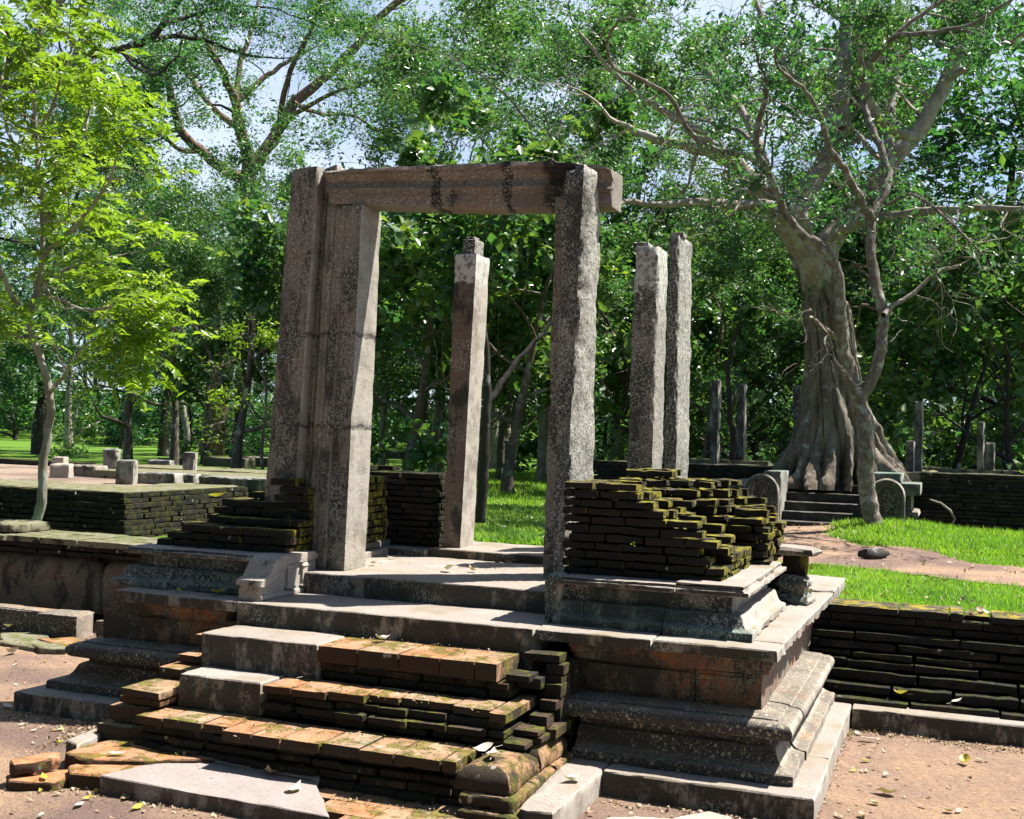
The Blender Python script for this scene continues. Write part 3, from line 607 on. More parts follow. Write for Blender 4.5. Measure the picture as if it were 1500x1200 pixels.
tb('stone_step', -3.77, -3.055, 5.315, 5.655, 0.40, 0.592, SLAB, 'pale granite block lying at the left end of the topmost brick step', 'step', seed=66, chip=0.012)
tb('stone_step', -3.73, -3.235, 5.075, 5.31, 0.25, 0.418, SLAB, 'pale granite block lying at the left end of the middle brick step', 'step', seed=67, chip=0.010)
def ragged_row(x0, x1, y0, y1, z0, z1, seed, bl=0.2, rag=0.03, gap=0.002, thick=None):
    rng = np.random.RandomState(seed); B = []; x = x0
    while x < x1-0.02:
        l = bl*rng.uniform(0.75, 1.2); xb = min(x+l, x1)
        if x1-xb < 0.05: xb = x1
        B.append((x+gap, xb-gap, y0+rag*rng.rand()**2, y1, z0, z1-0.003*rng.rand())); x = xb
    return B
def course_stack(x0, x1, y0, y1, z0, z1, seed, n, top_rag=0.01, under=0.02, rag=0.02, xr=None):
    B = []; h = (z1-z0)/n
    for k in range(n):
        topc = k == n-1
        B += ragged_row(x0+(0 if topc else 0.01*k), (x1 if xr is None else xr(k, n)), y0+(top_rag if topc else under), y1, z0+k*h+0.001, z0+(k+1)*h-0.001, seed+k, 0.2, rag)
    return B
s1 = thing('brick_step', (-2.5, 5.5, 0.42), 'topmost orange brick step, short and squared, below the long granite step', 'step')
B = course_stack(-3.05, -2.045, 5.305, 5.655, 0.50, 0.592, 70, 1, 0, 0, 0.008)
brick_mesh('tread_course', [(a, b, c, d, e, f) for a, b, c, d, e, f in B], BR_STEP, s1, wear=0.004, jit=0.001, rr=0.004, rot=0.004)
B = course_stack(-3.05, -2.0, 5.33, 5.655, 0.415, 0.499, 72, 2, 0, 0.01, 0.015)
B += [(-2.03, -1.90, 5.36, 5.50, 0.50, 0.535), (-1.99, -1.86, 5.44, 5.60, 0.46, 0.515)]
brick_mesh('riser_course', B, BR_RISER, s1, wear=0.006)
s2 = thing('brick_step', (-2.5, 5.2, 0.25), 'middle brick step with a badly broken mossy front edge', 'step')
rng = np.random.RandomState(4)
B = []; x = -3.22
for l, cut in ((0.17, 0.0), (0.2, 0.0), (0.2, 0.03), (0.17, 0.075), (0.15, 0.095), (0.14, 0.09), (0.20, 0.055), (0.0, 0)):
    if l: B.append((x, x+l-0.003, 5.055+cut*0.9, 5.31, 0.375, 0.417)); x += l
B.append((x, -1.90, 5.06, 5.50, 0.365, 0.416)); 
brick_mesh('tread_course', B, BR_STEP, s2, wear=0.009, jit=0.001, rr=0.004, rot=0.006)
B = []
for k, (za, zb, yf) in enumerate(((0.255, 0.292, 5.07), (0.293, 0.331, 5.045), (0.332, 0.373, 5.075))):
    B += ragged_row(-3.22, -1.90-0.01*k, yf, 5.31, za, zb, 80+k, 0.2, 0.035)
brick_mesh('riser_course', B, BR_RISER, s2, wear=0.011)
s3 = thing('brick_step', (-2.7, 4.95, 0.0), 'lowest and longest brick step with rounded moulding at its right end', 'step')
B = ragged_row(-3.80, -3.25, 4.83, 5.08, 0.205, 0.252, 90, 0.2, 0.01)+ragged_row(-3.25, -2.02, 4.765, 5.07, 0.197, 0.252, 91, 0.2, 0.02)
brick_mesh('tread_course', B, BR_STEP, s3, wear=0.006, jit=0.001, rr=0.004, rot=0.004)
B = []
for k, (za, zb, yf) in enumerate(((0.04, 0.079, 4.78), (0.08, 0.119, 4.80), (0.12, 0.157, 4.82), (0.158, 0.202, 4.85))):
    B += ragged_row(-3.82+0.012*k, -1.9, yf, 5.07, za, zb, 95+k, 0.2, 0.03)
brick_mesh('riser_course', B, BR_RISER, s3, wear=0.009)
# side mouldings of the lowest step: rolled top, two plinth courses
def side_roll(name, x0, x1, y0, y1, prof, mat, parent, seed): return solid(name, rect(x0, x1, y0, y1), prof, mat, parent, seed=seed, chip=0.014, amp=0.004, step=0.02, freq=16)
for (a, b, sd_) in ((4.745, 5.16, 1), (5.165, 5.58, 2)):
    side_roll('roll_moulding', -2.02 if a < 5 else -1.95, -1.755, a, b, [(0.14, -0.01), (0.145, 0.0), (0.18, 0.0), (0.21, -0.014), (0.232, -0.034), (0.243, -0.06), (0.247, -0.085)], BR_ROLL, s3, 100+sd_)
for (a, b) in ((4.72, 5.0), (5.005, 5.3), (5.305, 5.6)):
    side_roll('plinth_course', -1.98, -1.725, a, b, [(0.08, 0), (0.128, 0.0), (0.138, -0.006)], BR_ROLL, s3, int(a*50))
for (a, b) in ((4.68, 4.95), (4.955, 5.25), (5.255, 5.62)):
    side_roll('plinth_course', -1.98, -1.685, a, b, [(-0.03, 0), (0.072, 0.0), (0.08, -0.006)], BR_ROLL, s3, int(a*60))
# stepped brick filling between the steps and the right pedestal
sf = thing('brick_infill', (-1.85, 5.5, 0.25), 'small stepped stack of mossy bricks wedged between the steps and right pedestal', 'brick stack')
B = [(-1.97, -1.80, 5.08, 5.20, 0.252, 0.285), (-1.93, -1.77, 5.21, 5.33, 0.252, 0.285), (-1.97, -1.79, 5.20, 5.34, 0.287, 0.318),
     (-1.92, -1.745, 5.34, 5.60, 0.25, 0.30), (-1.885, -1.79, 5.33, 5.45, 0.30, 0.36), (-1.87, -1.78, 5.42, 5.60, 0.362, 0.415),
     (-1.86, -1.77, 5.47, 5.62, 0.417, 0.485), (-1.87, -1.77, 5.52, 5.65, 0.52, 0.575), (-1.9, -1.78, 5.5, 5.65, 0.25, 0.52),(-2.0,-1.80,5.53,5.655,0.576,0.62)]
brick_mesh('brick_stack', B, BR_RISER, sf, wear=0.008)
# left end: stacked mossy bricks
le = thing('brick_stack', (-3.9, 5.1, 0.0), 'mossy brick corner stack at the left end of the steps, orange brick on top', 'brick stack')
B = [(-3.98, -3.74, 4.93, 5.22, 0.303, 0.345), (-4.0, -3.74, 4.95, 5.24, 0.262, 0.301)]
B += ragged_row(-4.06, -3.80, 4.92, 5.35, 0.17, 0.258, 110, 0.2, 0.02)+ragged_row(-4.08, -3.80, 4.88, 5.38, 0.09, 0.168, 111, 0.2, 0.02)+ragged_row(-4.10, -3.80, 4.86, 5.4, 0.0, 0.088, 112, 0.2, 0.02)
B += [(-3.98, -3.76, 5.25, 5.42, 0.35, 0.40), (-3.93, -3.76, 5.25, 5.45, 0.30, 0.349), (-3.96, -3.75, 5.36, 5.58, 0.41, 0.455), (-3.94, -3.77, 5.48, 5.65, 0.50, 0.548), (-3.96, -3.77, 5.4, 5.65, 0.26, 0.41), (-3.9, -3.77, 5.5, 5.66, 0.455, 0.50)]
brick_mesh('brick_stack_body', B, BR_STEP, le, wear=0.008)
lb = thing('brick_footing', (-3.8, 4.7, 0.0), 'loose orange and mossy footing bricks at the lower left of the steps', 'bricks')
def pb(x, y, z): return at(x, y, Z=z)[:2]
def brickpoly(name, pix, z0, z1, mat, parent, **kw):
    P = [tuple(pb(x, y, z1)) for x, y in pix]
    ar = sum(P[i-1][0]*P[i][1]-P[i][0]*P[i-1][1] for i in range(len(P)))
    if ar < 0: P = P[::-1]
    k = dict(r=0.008, step=0.02, amp=0.006, chip=0.012); k.update(kw)
    return poly_block(name, P, z0, z1, mat, parent, **k)
brickpoly('brick', [(92, 1101), (125, 1092), (185, 1080), (300, 1094), (330, 1112), (215, 1113), (120, 1112)], -0.02, 0.095, BR_STEP, lb, seed=121)
brickpoly('brick', [(99, 1121), (150, 1109), (250, 1119), (255, 1136), (160, 1137), (102, 1132)], -0.02, 0.07, BR_STEP, lb, seed=122)
brickpoly('brick', [(96, 1083), (140, 1065), (150, 1072), (135, 1082), (112, 1090)], -0.02, 0.12, SLAB, lb, seed=123)
lc = thing('loose_brick', (-4.2, 4.6, 0.0), 'worn mossy brick lying apart on the dirt at the lower left corner', 'brick')
brickpoly('brick_top', [(14, 1113), (60, 1102), (90, 1098), (91, 1108), (50, 1117), (18, 1120)], 0.035, 0.10, BR_STEP, lc, seed=124)
brickpoly('brick_bottom', [(8, 1135), (60, 1128), (112, 1124), (112, 1136), (80, 1148), (12, 1143)], -0.02, 0.035, BR_STEP, lc, seed=125)
# paving in front of the steps and the broken threshold slab
pv = thing('brick_paving', (-2.4, 4.7, 0.0), 'flat orange brick paving at the foot of the steps', 'paving')
rng = np.random.RandomState(3); B = []
for (ya, yb) in ((4.32, 4.50), (4.50, 4.66), (4.66, 4.86)): B += ragged_row(-2.42-(ya-4.32)*0.9, -1.70, ya, yb-0.003, -0.03, 0.048, int(ya*100), 0.26, 0.0)
B += ragged_row(-2.32, -1.70, 4.05, 4.315, -0.03, 0.045, 7, 0.26, 0)
brick_mesh('paving_brick', B, BR_STEP, pv, wear=0.002, jit=0.001, rot=0.003, rr=0.002)
mo = thing('threshold_slab', (-3.0, 4.6, 0.0), 'large broken triangular granite slab lying on the ground before the steps', 'slab')
brickpoly('slab_body', [(147, 1136), (215, 1121), (300, 1106), (469, 1138), (464, 1150), (468, 1163), (474, 1172), (477, 1186), (483, 1197), (320, 1167), (205, 1147), (165, 1140)], -0.04, 0.074, SLAB2, mo, seed=126, r=0.003, chip=0.006)
brickpoly('raised_border', [(283, 1110), (292, 1104), (468, 1134), (467, 1143)], 0.06, 0.082, SLAB2, mo, seed=127, r=0.003, chip=0.004)

# ================================================================== DOOR FRAME
df = thing('stone_doorway', (-2.9, 6.6, 0.84), 'tall weathered granite door frame of two leaning jambs and a moulded lintel', 'doorway')
jb = [(-3.475, 6.62), (-4.05, 6.64), (-4.115, 6.58), (-4.115, 6.40), (-3.865, 6.36), (-3.850, 6.375), (-3.848, 6.435), (-3.825, 6.440), (-3.822, 6.415), (-3.805, 6.412), (-3.803, 6.435), (-3.785, 6.432), (-3.780, 6.385), (-3.765, 6.372), (-3.75, 6.368), (-3.735, 6.385), (-3.730, 6.362), (-3.62, 6.348), (-3.605, 6.358), (-3.595, 6.345), (-3.475, 6.344)]
def shx(P, f): return [f(x, y) for x, y in P]
def lj(x, y):
    t = (x+4.115)/(0.64); return (x+0.085*(1-t)-0.011*t, y+0.085)
jb_in = [p for p in jb]
zj = at(527, 300, Y=6.45)[2]
# inner moulded face stops under the lintel; outer roll stands full height
inner = [(-3.475, 6.62), (-3.72, 6.62), (-3.72, 6.372), (-3.62, 6.348), (-3.605, 6.356), (-3.595, 6.345), (-3.475, 6.344)][::-1]
inner = [(-3.475, 6.344), (-3.475, 6.62), (-3.70, 6.62), (-3.70, 6.36), (-3.625, 6.350), (-3.612, 6.360), (-3.600, 6.346)]
outer = [(-3.702, 6.362), (-3.702, 6.62), (-4.05, 6.64), (-4.115, 6.58), (-4.112, 6.385), (-3.868, 6.350), (-3.856, 6.362), (-3.853, 6.43), (-3.83, 6.436), (-3.826, 6.412), (-3.808, 6.410), (-3.804, 6.436), (-3.786, 6.432), (-3.781, 6.388), (-3.755, 6.370), (-3.738, 6.384), (-3.733, 6.364)]
jL = taper('jamb', inner, shx(inner, lj), 0.842, zj, GRAN, df, grooves=(1.72, 2.31), chip=0.005, amp=0.003, seed=131)
zt = at(447, 246, Y=6.47)[2]
taper('jamb_pilaster', outer, shx(outer, lj), 0.80, zt, GRAN, df, grooves=(2.31,), chip=0.006, amp=0.004, seed=132, cap=0.02)
# right jamb
def P2(x, y, Y): return tuple(at(x, y, Y=Y)[:2])
zlb = at(815, 292, Y=6.74)[2]; zrt = at(850, 240, Y=6.66)[2]
ai = P2(795, 830, 6.74); bi = P2(809, 830, 6.74); ci = P2(822.5, 830, 6.68); di = P2(842, 830, 6.95)
at_ = P2(813, 300, 6.80); bt = P2(829, 300, 6.80); 
inr_b = [ai, (bi[0]+0.005, 6.735), (bi[0]+0.005, 7.05), (ai[0], 7.05)]
inr_t = [at_, (bt[0]+0.005, 6.79), (bt[0]+0.005, 7.08), (at_[0], 7.08)]
taper('jamb', inr_b, inr_t, 0.842, zlb+0.03, GRAN, df, grooves=(2.72,), chip=0.010, seed=133)
m1 = P2(822.5, 830, 6.70); 
rb = [(bi[0]-0.01, 6.735), (bi[0]+0.03, 6.715), P2(825, 820, 6.67), P2(842, 780, 6.80), P2(868, 800, 7.05), (bi[0]+0.10, 7.15), (bi[0]-0.01, 7.10)]
rt_ = [(P2(829, 300, 6.80)[0]-0.01, 6.76), P2(842, 260, 6.72), P2(855, 260, 6.68), P2(872, 260, 6.78), P2(879, 300, 6.95), (P2(829, 300, 6.80)[0]+0.10, 6.99), (P2(829, 300, 6.80)[0]-0.01, 6.99)]
taper('jamb_pilaster', rb, rt_, 0.80, zrt, GRAN_W, df, grooves=(), chip=0.026, amp=0.013, freq=15, seed=134, cap=0.05, smooth=50, step=0.022)
# lintel: moulded profile running between the jambs
def lintel():
    # cross-section (dy from the front, z) for the left and right ends
    L0 = at(493, 252, Y=6.455); L1 = at(521, 300, Y=6.455); R0_ = at(843, 236, Y=6.80); R1 = at(815, 303, Y=6.80)
    zl0, zl1, zr0, zr1 = L0[2], L1[2], R0_[2], R1[2]
    prof = [(0.0, 1.0), (-0.004, 0.90), (0.004, 0.88), (0.022, 0.87), (0.024, 0.82), (0.050, 0.76), (0.072, 0.66), (0.066, 0.54), (0.048, 0.46), (0.046, 0.43), (0.066, 0.415), (0.068, 0.33), (0.082, 0.32), (0.084, 0.02), (0.090, 0.0), (0.30, 0.0), (0.30, 1.0)]
    def ring(x, y, zb, zt, f=1.0, cut=0.0):
        return np.array([(x, y+a*f, zb+(zt-zb)*b) for a, b in prof])
    loops = []
    xL = L0[0]-0.03; xR = at(893, 270, Y=6.84)[0]
    for t in np.linspace(0, 1, 9):
        x = xL+(xR-xL)*t; u = (x-L1[0])/(R1[0]-L1[0]); y = 6.372+0.365*u
        sag = 0.012*math.sin(math.pi*min(max(u, 0), 1))
        loops.append(ring(x, y, zl1+(zr1-zl1)*u-sag+0.03*max(u-1, 0), zl0+(zr0-zl0)*min(u, 1)-0.12*max(u-1.0, 0)))
    loops[0] = loops[0].mean(0)+(loops[0]-loops[0].mean(0))*np.array([1, 0.94, 0.94]); loops[0][:, 0] -= 0.0
    V, F = loft(loops, step=0.03, bottom=True, amp=0.006, freq=9, chip=0.012, seed=135)
    return mesh('lintel', V, F, LINT, df, 40)
lintel()

# ================================================================== STANDING PILLARS OF THE REAR DOORWAY
bp = thing('stone_pillar', (-3.28, 7.68, 0.9), 'slim square pillar with white painted-looking lichen cap, standing alone behind the doorway', 'pillar')
bb = [(-3.352, 7.535), (-3.222, 7.56), (-3.232, 7.83), (-3.36, 7.83)]; x0 = at(668, 375, Y=7.56)[0]; x1 = at(698, 375, Y=7.56)[0]
tt = [(x0, 7.545), (x1, 7.56), (x1+0.005, 7.80), (x0, 7.80)]; zt2 = at(690, 372, Y=7.56)[2]
taper('shaft', bb, tt, 0.895, zt2, PILB, bp, seed=141, chip=0.005, cap=0.02, amp=0.0025)
box('tenon', x0+0.03, x1-0.03, 7.60, 7.76, zt2-0.01, at(690, 350, Y=7.6)[2], GRAN_W, bp, seed=142, chip=0.008, step=0.02)
box('tenon_tip', x0+0.045, x1-0.045, 7.62, 7.72, at(690, 350, Y=7.6)[2]-0.003, at(690, 345, Y=7.6)[2], GRAN_W, bp, seed=143, chip=0.008, step=0.02)
def pil(name, label, xl, xc, xr, ytop, Y, dY, zb, tl, tc, tr, seed, mat):
    o = thing(name, (at(xc, 600, Y=Y)[0], Y, zb), label, 'pillar')
    P = lambda x, y, Yv: tuple(at(x, y, Y=Yv)[:2])
    bot = [P(xl, 600, Y), P(xc, 600, Y), P(xr, 600, Y+dY), (P(xl, 600, Y)[0], Y+dY)]
    top = [P(tl, 500, Y), P(tc, 500, Y), P(tr, 500, Y+dY), (P(tl, 500, Y)[0], Y+dY)]
    zt = at(tc, ytop, Y=Y)[2]
    taper('shaft', bot, top, zb, zt, mat, o, seed=seed, chip=0.018, amp=0.008, freq=15, step=0.025, cap=0.03)
    return o, zt
p1, z1 = pil('stone_pillar', 'thick rough pillar with a pale lichened upper half, the front one of the pair on the right', 918, 958, 972, 359, 7.80, 0.30, 0.9, 927, 960, 975, 151, PILW)
box('tenon', *(at(940, 355, Y=7.9)[0]+np.array([-0.05, 0.06])), 7.86, 8.0, z1-0.01, z1+0.035, GRAN_W, p1, seed=152, chip=0.01)
p2, z2 = pil('stone_pillar', 'darker rough pillar with a pinched waist, just behind the front one of the right pair', 976, 996, 1013, 343, 8.35, 0.35, 0.75, 975, 990, 1011, 153, GRAN_W)
box('tenon', *(at(993, 340, Y=8.45)[0]+np.array([-0.04, 0.05])), 8.42, 8.55, z2-0.01, z2+0.03, GRAN, p2, seed=154, chip=0.01)

# ================================================================== BRICK MASSES ON THE PEDESTALS
hx = interp([(-1.98, 1.465), (-1.66, 1.46), (-1.62, 1.41), (-1.50, 1.38), (-1.42, 1.33), (-1.34, 1.28), (-1.27, 1.22), (-1.20, 1.15), (-1.15, 1.09), (-1.10, 1.02), (-1.07, 0.97)])
def hR(x, y):
    h = hx(x+0.015*math.sin(y*9))
    back = interp([(6.04, 9), (6.42, 9), (6.55, 1.34), (6.66, 1.22), (6.80, 1.12), (7.2, 1.1)])(y)
    return min(h, max(back, 0)) if x > -1.5 else min(h, interp([(6.04, 9), (6.6, 9), (6.75, 1.3), (7.2, 1.3)])(y))
bm = thing('brick_masonry', (-1.5, 6.3, 0.97), 'black mossy brick masonry stepped down to the right, front mass on the right pedestal', 'brickwork')
brick_mesh('brick_courses', masonry(-1.975, -1.085, 6.045, 7.0, 0.962, 1.52, hR, seed=11, miss=0.04, gap=0.001, bl=0.22, ch=0.046), BR_DARK, bm, wear=0.013, jit=0.004, rot=0.012)
hx2 = interp([(-1.98, 1.52), (-1.72, 1.52), (-1.66, 1.47), (-1.36, 1.44), (-1.30, 1.38), (-1.14, 1.35), (-1.08, 1.28), (-1.02, 1.2), (-0.96, 1.08), (-0.93, 1.0)])
def hR2(x, y): return min(hx2(x), interp([(7.0, 1.16), (7.06, 1.2), (7.10, 1.36), (7.2, 1.6)])(y) if x > -1.35 else interp([(7.0, 1.3), (7.1, 1.45), (7.2, 1.6)])(y))
bm2 = thing('brick_masonry', (-1.4, 7.4, 0.97), 'ragged brown brick heap behind the front masonry on the right pedestal', 'brickwork')
brick_mesh('brick_courses', masonry(-1.975, -1.0, 7.01, 7.75, 0.967, 1.55, hR2, seed=12, miss=0.08, ch=0.05), BR_DARK, bm2, wear=0.022, rot=0.06, jit=0.012)
brick_mesh('low_courses', masonry(-1.5, -0.95, 7.76, 8.4, 0.72, 1.0, lambda x, y: 1.0-(y-7.7)*0.3-(x+1.2)*0.3, seed=22, miss=0.08), BR_DARK, bm2, wear=0.014)
hxl = interp([(-4.68, 0.99), (-4.60, 1.04), (-4.50, 1.10), (-4.42, 1.18), (-4.33, 1.26), (-4.25, 1.33), (-4.16, 1.40), (-4.05, 1.42), (-3.72, 1.42)])
def hL(x, y): return min(hxl(x), interp([(6.08, 1.06), (6.16, 1.12), (6.3, 1.20), (6.42, 1.27), (6.6, 1.36), (6.8, 1.5)])(y)+(0.3 if x > -4.0 and y > 6.3 else 0))
bl_ = thing('brick_masonry', (-4.2, 6.6, 0.96), 'dark brick masonry rising in thin mossy steps on the left pedestal', 'brickwork')
brick_mesh('brick_courses', masonry(-4.66, -3.72, 6.06, 7.4, 0.945, 1.44, hL, seed=13, miss=0.03, ch=0.05, gap=0.001), BR_DARK, bl_, wear=0.010)
br_ = thing('brick_masonry', (-3.9, 8.0, 0.85), 'dark brick masonry seen through the doorway left of the lone pillar', 'brickwork')
hB = interp([(-4.6, 1.45), (-3.75, 1.43), (-3.40, 1.40)])
brick_mesh('brick_courses', masonry(-4.5, -3.46, 7.62, 8.05, 0.82, 1.44, lambda x, y: min(hB(x), 1.2+(y-7.6)*3, 1.2+(x+4.5)*3), seed=14, bl=0.3, gap=0.001), BR_WALL, br_, wear=0.006)

# ================================================================== BOUNDARY WALLS
rw = thing('brick_wall', (1.5, 8.0, 0), 'low dark stepped brick wall with mossy ledges holding up the right lawn', 'wall')
hw = interp([(7.45, 0.1), (7.50, 0.16), (7.60, 0.215), (7.70, 0.27), (7.80, 0.33), (7.86, 0.39), (7.92, 0.45), (7.97, 0.50), (8.02, 0.66), (8.4, 0.66)])
rng = np.random.RandomState(8); B = []
for za, zb, yf, bl in ((0.05, 0.15, 7.53, .55), (0.152, 0.215, 7.63, .45), (0.217, 0.285, 7.72, .6), (0.287, 0.34, 7.80, .35), (0.342, 0.385, 7.83, .4), (0.387, 0.445, 7.87, .5), (0.447, 0.505, 7.885, .8)):
    B += ragged_row(-1.3+rng.rand()*0.05, 6.0, yf, 8.35, za, zb, int(za*1000), bl, 0.05)
brick_mesh('ledge_courses', B, BR_WALL, rw, wear=0.024, jit=0.005, rot=0.008)
B = []
for za, zb in ((0.506, 0.556), (0.557, 0.607)): B += ragged_row(-1.3, 6.0, 7.985, 8.35, za, zb, int(za*1000), 0.5, 0.008, gap=0.0008)
brick_mesh('face_courses', B, BR_WALL, rw, wear=0.007, jit=0.002, rot=0.002)
B = ragged_row(-0.74, 0.10, 7.965, 8.33, 0.608, 0.662, 77, 0.38, 0.02)+[(0.10, 0.25, 8.10, 8.33, 0.608, 0.64)]+ragged_row(0.26, 6.0, 7.965, 8.33, 0.608, 0.660, 78, 0.42, 0.02)
brick_mesh('coping_course', B, YEL_TOP, rw, wear=0.012, jit=0.002, rot=0.004)
box('wall_core', -1.3, 6.0, 8.10, 8.34, -0.02, 0.60, BR_WALL, rw, step=0.15, seed=401)
tb('kerb_stone', -0.535, 6.0, 7.40, 7.60, -0.05, 0.112, SLAB, 'long reddish kerb stone at the foot of the right brick wall', 'kerb', seed=161, step=0.06, chip=0.02)
lw = thing('boundary_wall', (-8, 8.3, 0), 'low wall of big rough boulders under a mossy flat coping, left of the gatehouse', 'wall')
B = []
for (ya, yb) in ((7.93, 8.15), (8.15, 8.38), (8.38, 8.62)): B += ragged_row(-12.0, -4.75, ya, yb-0.004, 0.655, 0.712, int(ya*100), 0.42, 0.02)
brick_mesh('coping', B, BR_TOP, lw, wear=0.010, jit=0.004, rot=0.012)
B = []
for za, zb in ((0.56, 0.605), (0.607, 0.653)): B += ragged_row(-12.0, -4.75, 8.0, 8.5, za, zb, int(za*1000), 0.3, 0.04)
brick_mesh('upper_courses', B, BR_WALL, lw, wear=0.012)
box('core', -12, -4.75, 8.2, 8.55, 0.0, 0.6, BR_WALL, lw, seed=162, step=0.2)
for i, (a, b, zt_, s_) in enumerate(((-8.35, -6.80, 0.545, 163), (-6.76, -6.02, 0.56, 164), (-6.00, -5.72, 0.54, 165), (-5.70, -5.30, 0.53, 166), (-9.9, -8.4, 0.52, 167), (-11.6, -9.95, 0.53, 168))):
    mt = DADO if i == 3 else BOULD
    solid('boulder', [(a+.05, 8.06), (b-.05, 8.05), (b, 8.12), (b, 8.4), (a, 8.4), (a, 8.10)], [(0.06, 0), (0.10, 0.01), (zt_-0.16, 0.01), (zt_-0.07, -0.02), (zt_-0.02, -0.07), (zt_, -0.14)], mt, lw, amp=0.025, freq=3, chip=0.03, step=0.04, seed=s_)
box('coping_block', -8.9, -7.75, 8.05, 8.55, 0.71, 0.79, BR_TOP, lw, seed=169, chip=0.03, amp=0.01)
lk = thing('kerb_stone', (-7, 7.6, 0), 'dark rough kerb stones along the foot of the left boulder wall', 'kerb')
poly_block('kerb_block', [(-11, 7.42), (-6.62, 7.42), (-6.60, 7.62), (-11, 7.68)], -0.04, 0.185, GRAN_D, lk, chip=0.03, amp=0.012, step=0.05, seed=170)
poly_block('kerb_block', [(-6.80, 7.36), (-6.38, 7.36), (-6.42, 7.62), (-6.80, 7.62)], -0.04, 0.19, GRAN_D, lk, chip=0.03, amp=0.012, seed=171)
poly_block('kerb_block', [(-6.22, 7.38), (-5.3, 7.40), (-5.3, 7.65), (-6.25, 7.65)], -0.04, 0.17, GRAN_D, lk, chip=0.03, amp=0.012, seed=172)
pav = thing('paving_stones', (-6.5, 7.1, 0), 'flat mossy paving stones half sunk in the dirt by the left kerb', 'paving')
for i, pix in enumerate(([(0, 927), (70, 925), (72, 935), (20, 938), (0, 934)], [(5, 934), (90, 938), (100, 944), (50, 948), (0, 940)], [(55, 936), (110, 932), (118, 937), (95, 946)], [(45, 943), (96, 941), (97, 951), (60, 949)])):
    brickpoly('paving_stone', pix, -0.02, 0.022+0.004*i, BR_TOP if i != 2 else BR_STEP, pav, seed=173+i, step=0.04)

# ================================================================== LEFT PLATFORM WITH STUMPS
ZP = 0.95
lp = thing('brick_platform', (-14, 13.5, ZI), 'broad sunken-looking brick platform with mossy stepped sides and sandy top, left background', 'platform')
B = []
for k in range(9):
    z = ZI-0.03+k*0.059; o = 0.055*max(0, 8-k)*0.35
    for (a, b, yf, sd_) in ((-26, -8.52+o, 10.50-o, 1),): B += ragged_row(a, b, yf, yf+0.30, z, z+0.058, 200+k, 0.55, 0.03, gap=0.001)
brick_mesh('front_courses', B, BR_WALL, lp, wear=0.016)
B = []
for k in range(9):
    z = ZI-0.03+k*0.059; o = 0.055*max(0, 8-k)*0.35; rng = np.random.RandomState(k); y = 10.5-o
    while y < 17.4: l = rng.uniform(.2, .34); B.append((-8.82+o, -8.52+o-0.02*rng.rand(), y+.003, y+l-.003, z, z+0.057)); y += l
brick_mesh('side_courses', B, BR_WALL, lp, wear=0.012)
box('moss_border', -26, -8.60, 10.56, 11.75, 0.6, ZP+0.006, BR_TOP, lp, step=0.15, chip=0.02, seed=201, amp=0.012)
box('moss_border', -9.5, -8.62, 11.77, 17.4, 0.6, ZP+0.004, BR_TOP, lp, step=0.15, chip=0.02, seed=202, amp=0.012)
box('sand_bed', -30, -9.5, 11.77, 16.2, 0.6, ZP-0.012, SAND, lp, step=0.15, chip=0.01, seed=203, amp=0.012)
box('far_parapet', -32, -14.2, 16.2, 16.7, 0.5, ZP+0.07, BR_WALL, lp, step=0.15, chip=0.04, seed=204, amp=0.03, freq=3)
box('far_parapet', -14.1, -9.5, 16.2, 17.4, 0.5, ZP+0.05, BR_TOP, lp, step=0.15, chip=0.04, seed=205, amp=0.02, freq=3)
box('inner_ledge', -11.6, -8.7, 13.4, 14.6, 0.7, ZP+0.10, BR_TOP, lp, step=0.1, chip=0.03, seed=206, amp=0.015, freq=4)
def stump(px, pyb, w, d, h, label, z=ZP-0.012, cat='stone post', name='stone_post', rot=0.15, mat=FARST, seed=0, lean=0.0, tilt=0):
    p = at(px, pyb, Z=z); o = thing(name, p, label, cat)
    c, s = math.cos(rot), math.sin(rot)
    P = [(p[0]+c*a-s*b, p[1]+s*a+c*b) for a, b in ((-w/2, -d/2), (w/2, -d/2), (w/2, d/2), (-w/2, d/2))]
    T = [(a+lean, b) for a, b in P]
    taper('block', P, T, z-0.04, z+h, mat, o, seed=seed, chip=0.03, amp=0.012, cap=0.02)
    return o
stump(163, 690, 0.24, 0.24, 0.36, 'upright stub of square pillar standing farthest left on the sandy platform', rot=0.5, seed=211, z=ZP)
stump(185, 709, 0.26, 0.24, 0.32, 'squat square post at the front edge of the sandy platform', rot=0.55, seed=212)
stump(278, 693, 0.22, 0.2, 0.36, 'upright pale stub beside the right end of the low block', rot=0.4, seed=213)
stump(232, 709, 0.62, 0.26, 0.155, 'long low stone block lying between two posts on the platform', name='stone_block', cat='stone block', rot=0.12, seed=214)
stump(236, 685, 0.42, 0.3, 0.14, 'small block lying behind the long low one on the platform', name='stone_block', cat='stone block', rot=0.3, seed=215)
stump(122, 698, 0.62, 0.3, 0.17, 'brown rough boulder lying on the sand near the slender sapling', name='boulder', cat='boulder', rot=0.05, mat=GRAN, seed=216)
stump(90, 700, 0.26, 0.3, 0.2, 'pale angular stone touching the brown boulder on the sand', name='boulder', cat='boulder', rot=0.5, mat=GRAN_P, seed=217)
stump(88, 688, 0.22, 0.24, 0.22, 'small upright cut stone behind the angular pale one', name='stone_block', cat='stone block', rot=0.3, mat=GRAN_P, seed=218)
stump(275, 709, 0.3, 0.24, 0.14, 'wedge shaped stone at the right end of the long low block', name='stone_block', cat='stone block', rot=0.2, seed=219)
stump(350, 712, 1.0, 0.4, 0.12, 'flat dark slab lying on the platform close to the left door jamb', name='stone_block', cat='stone block', rot=0.1, seed=220)
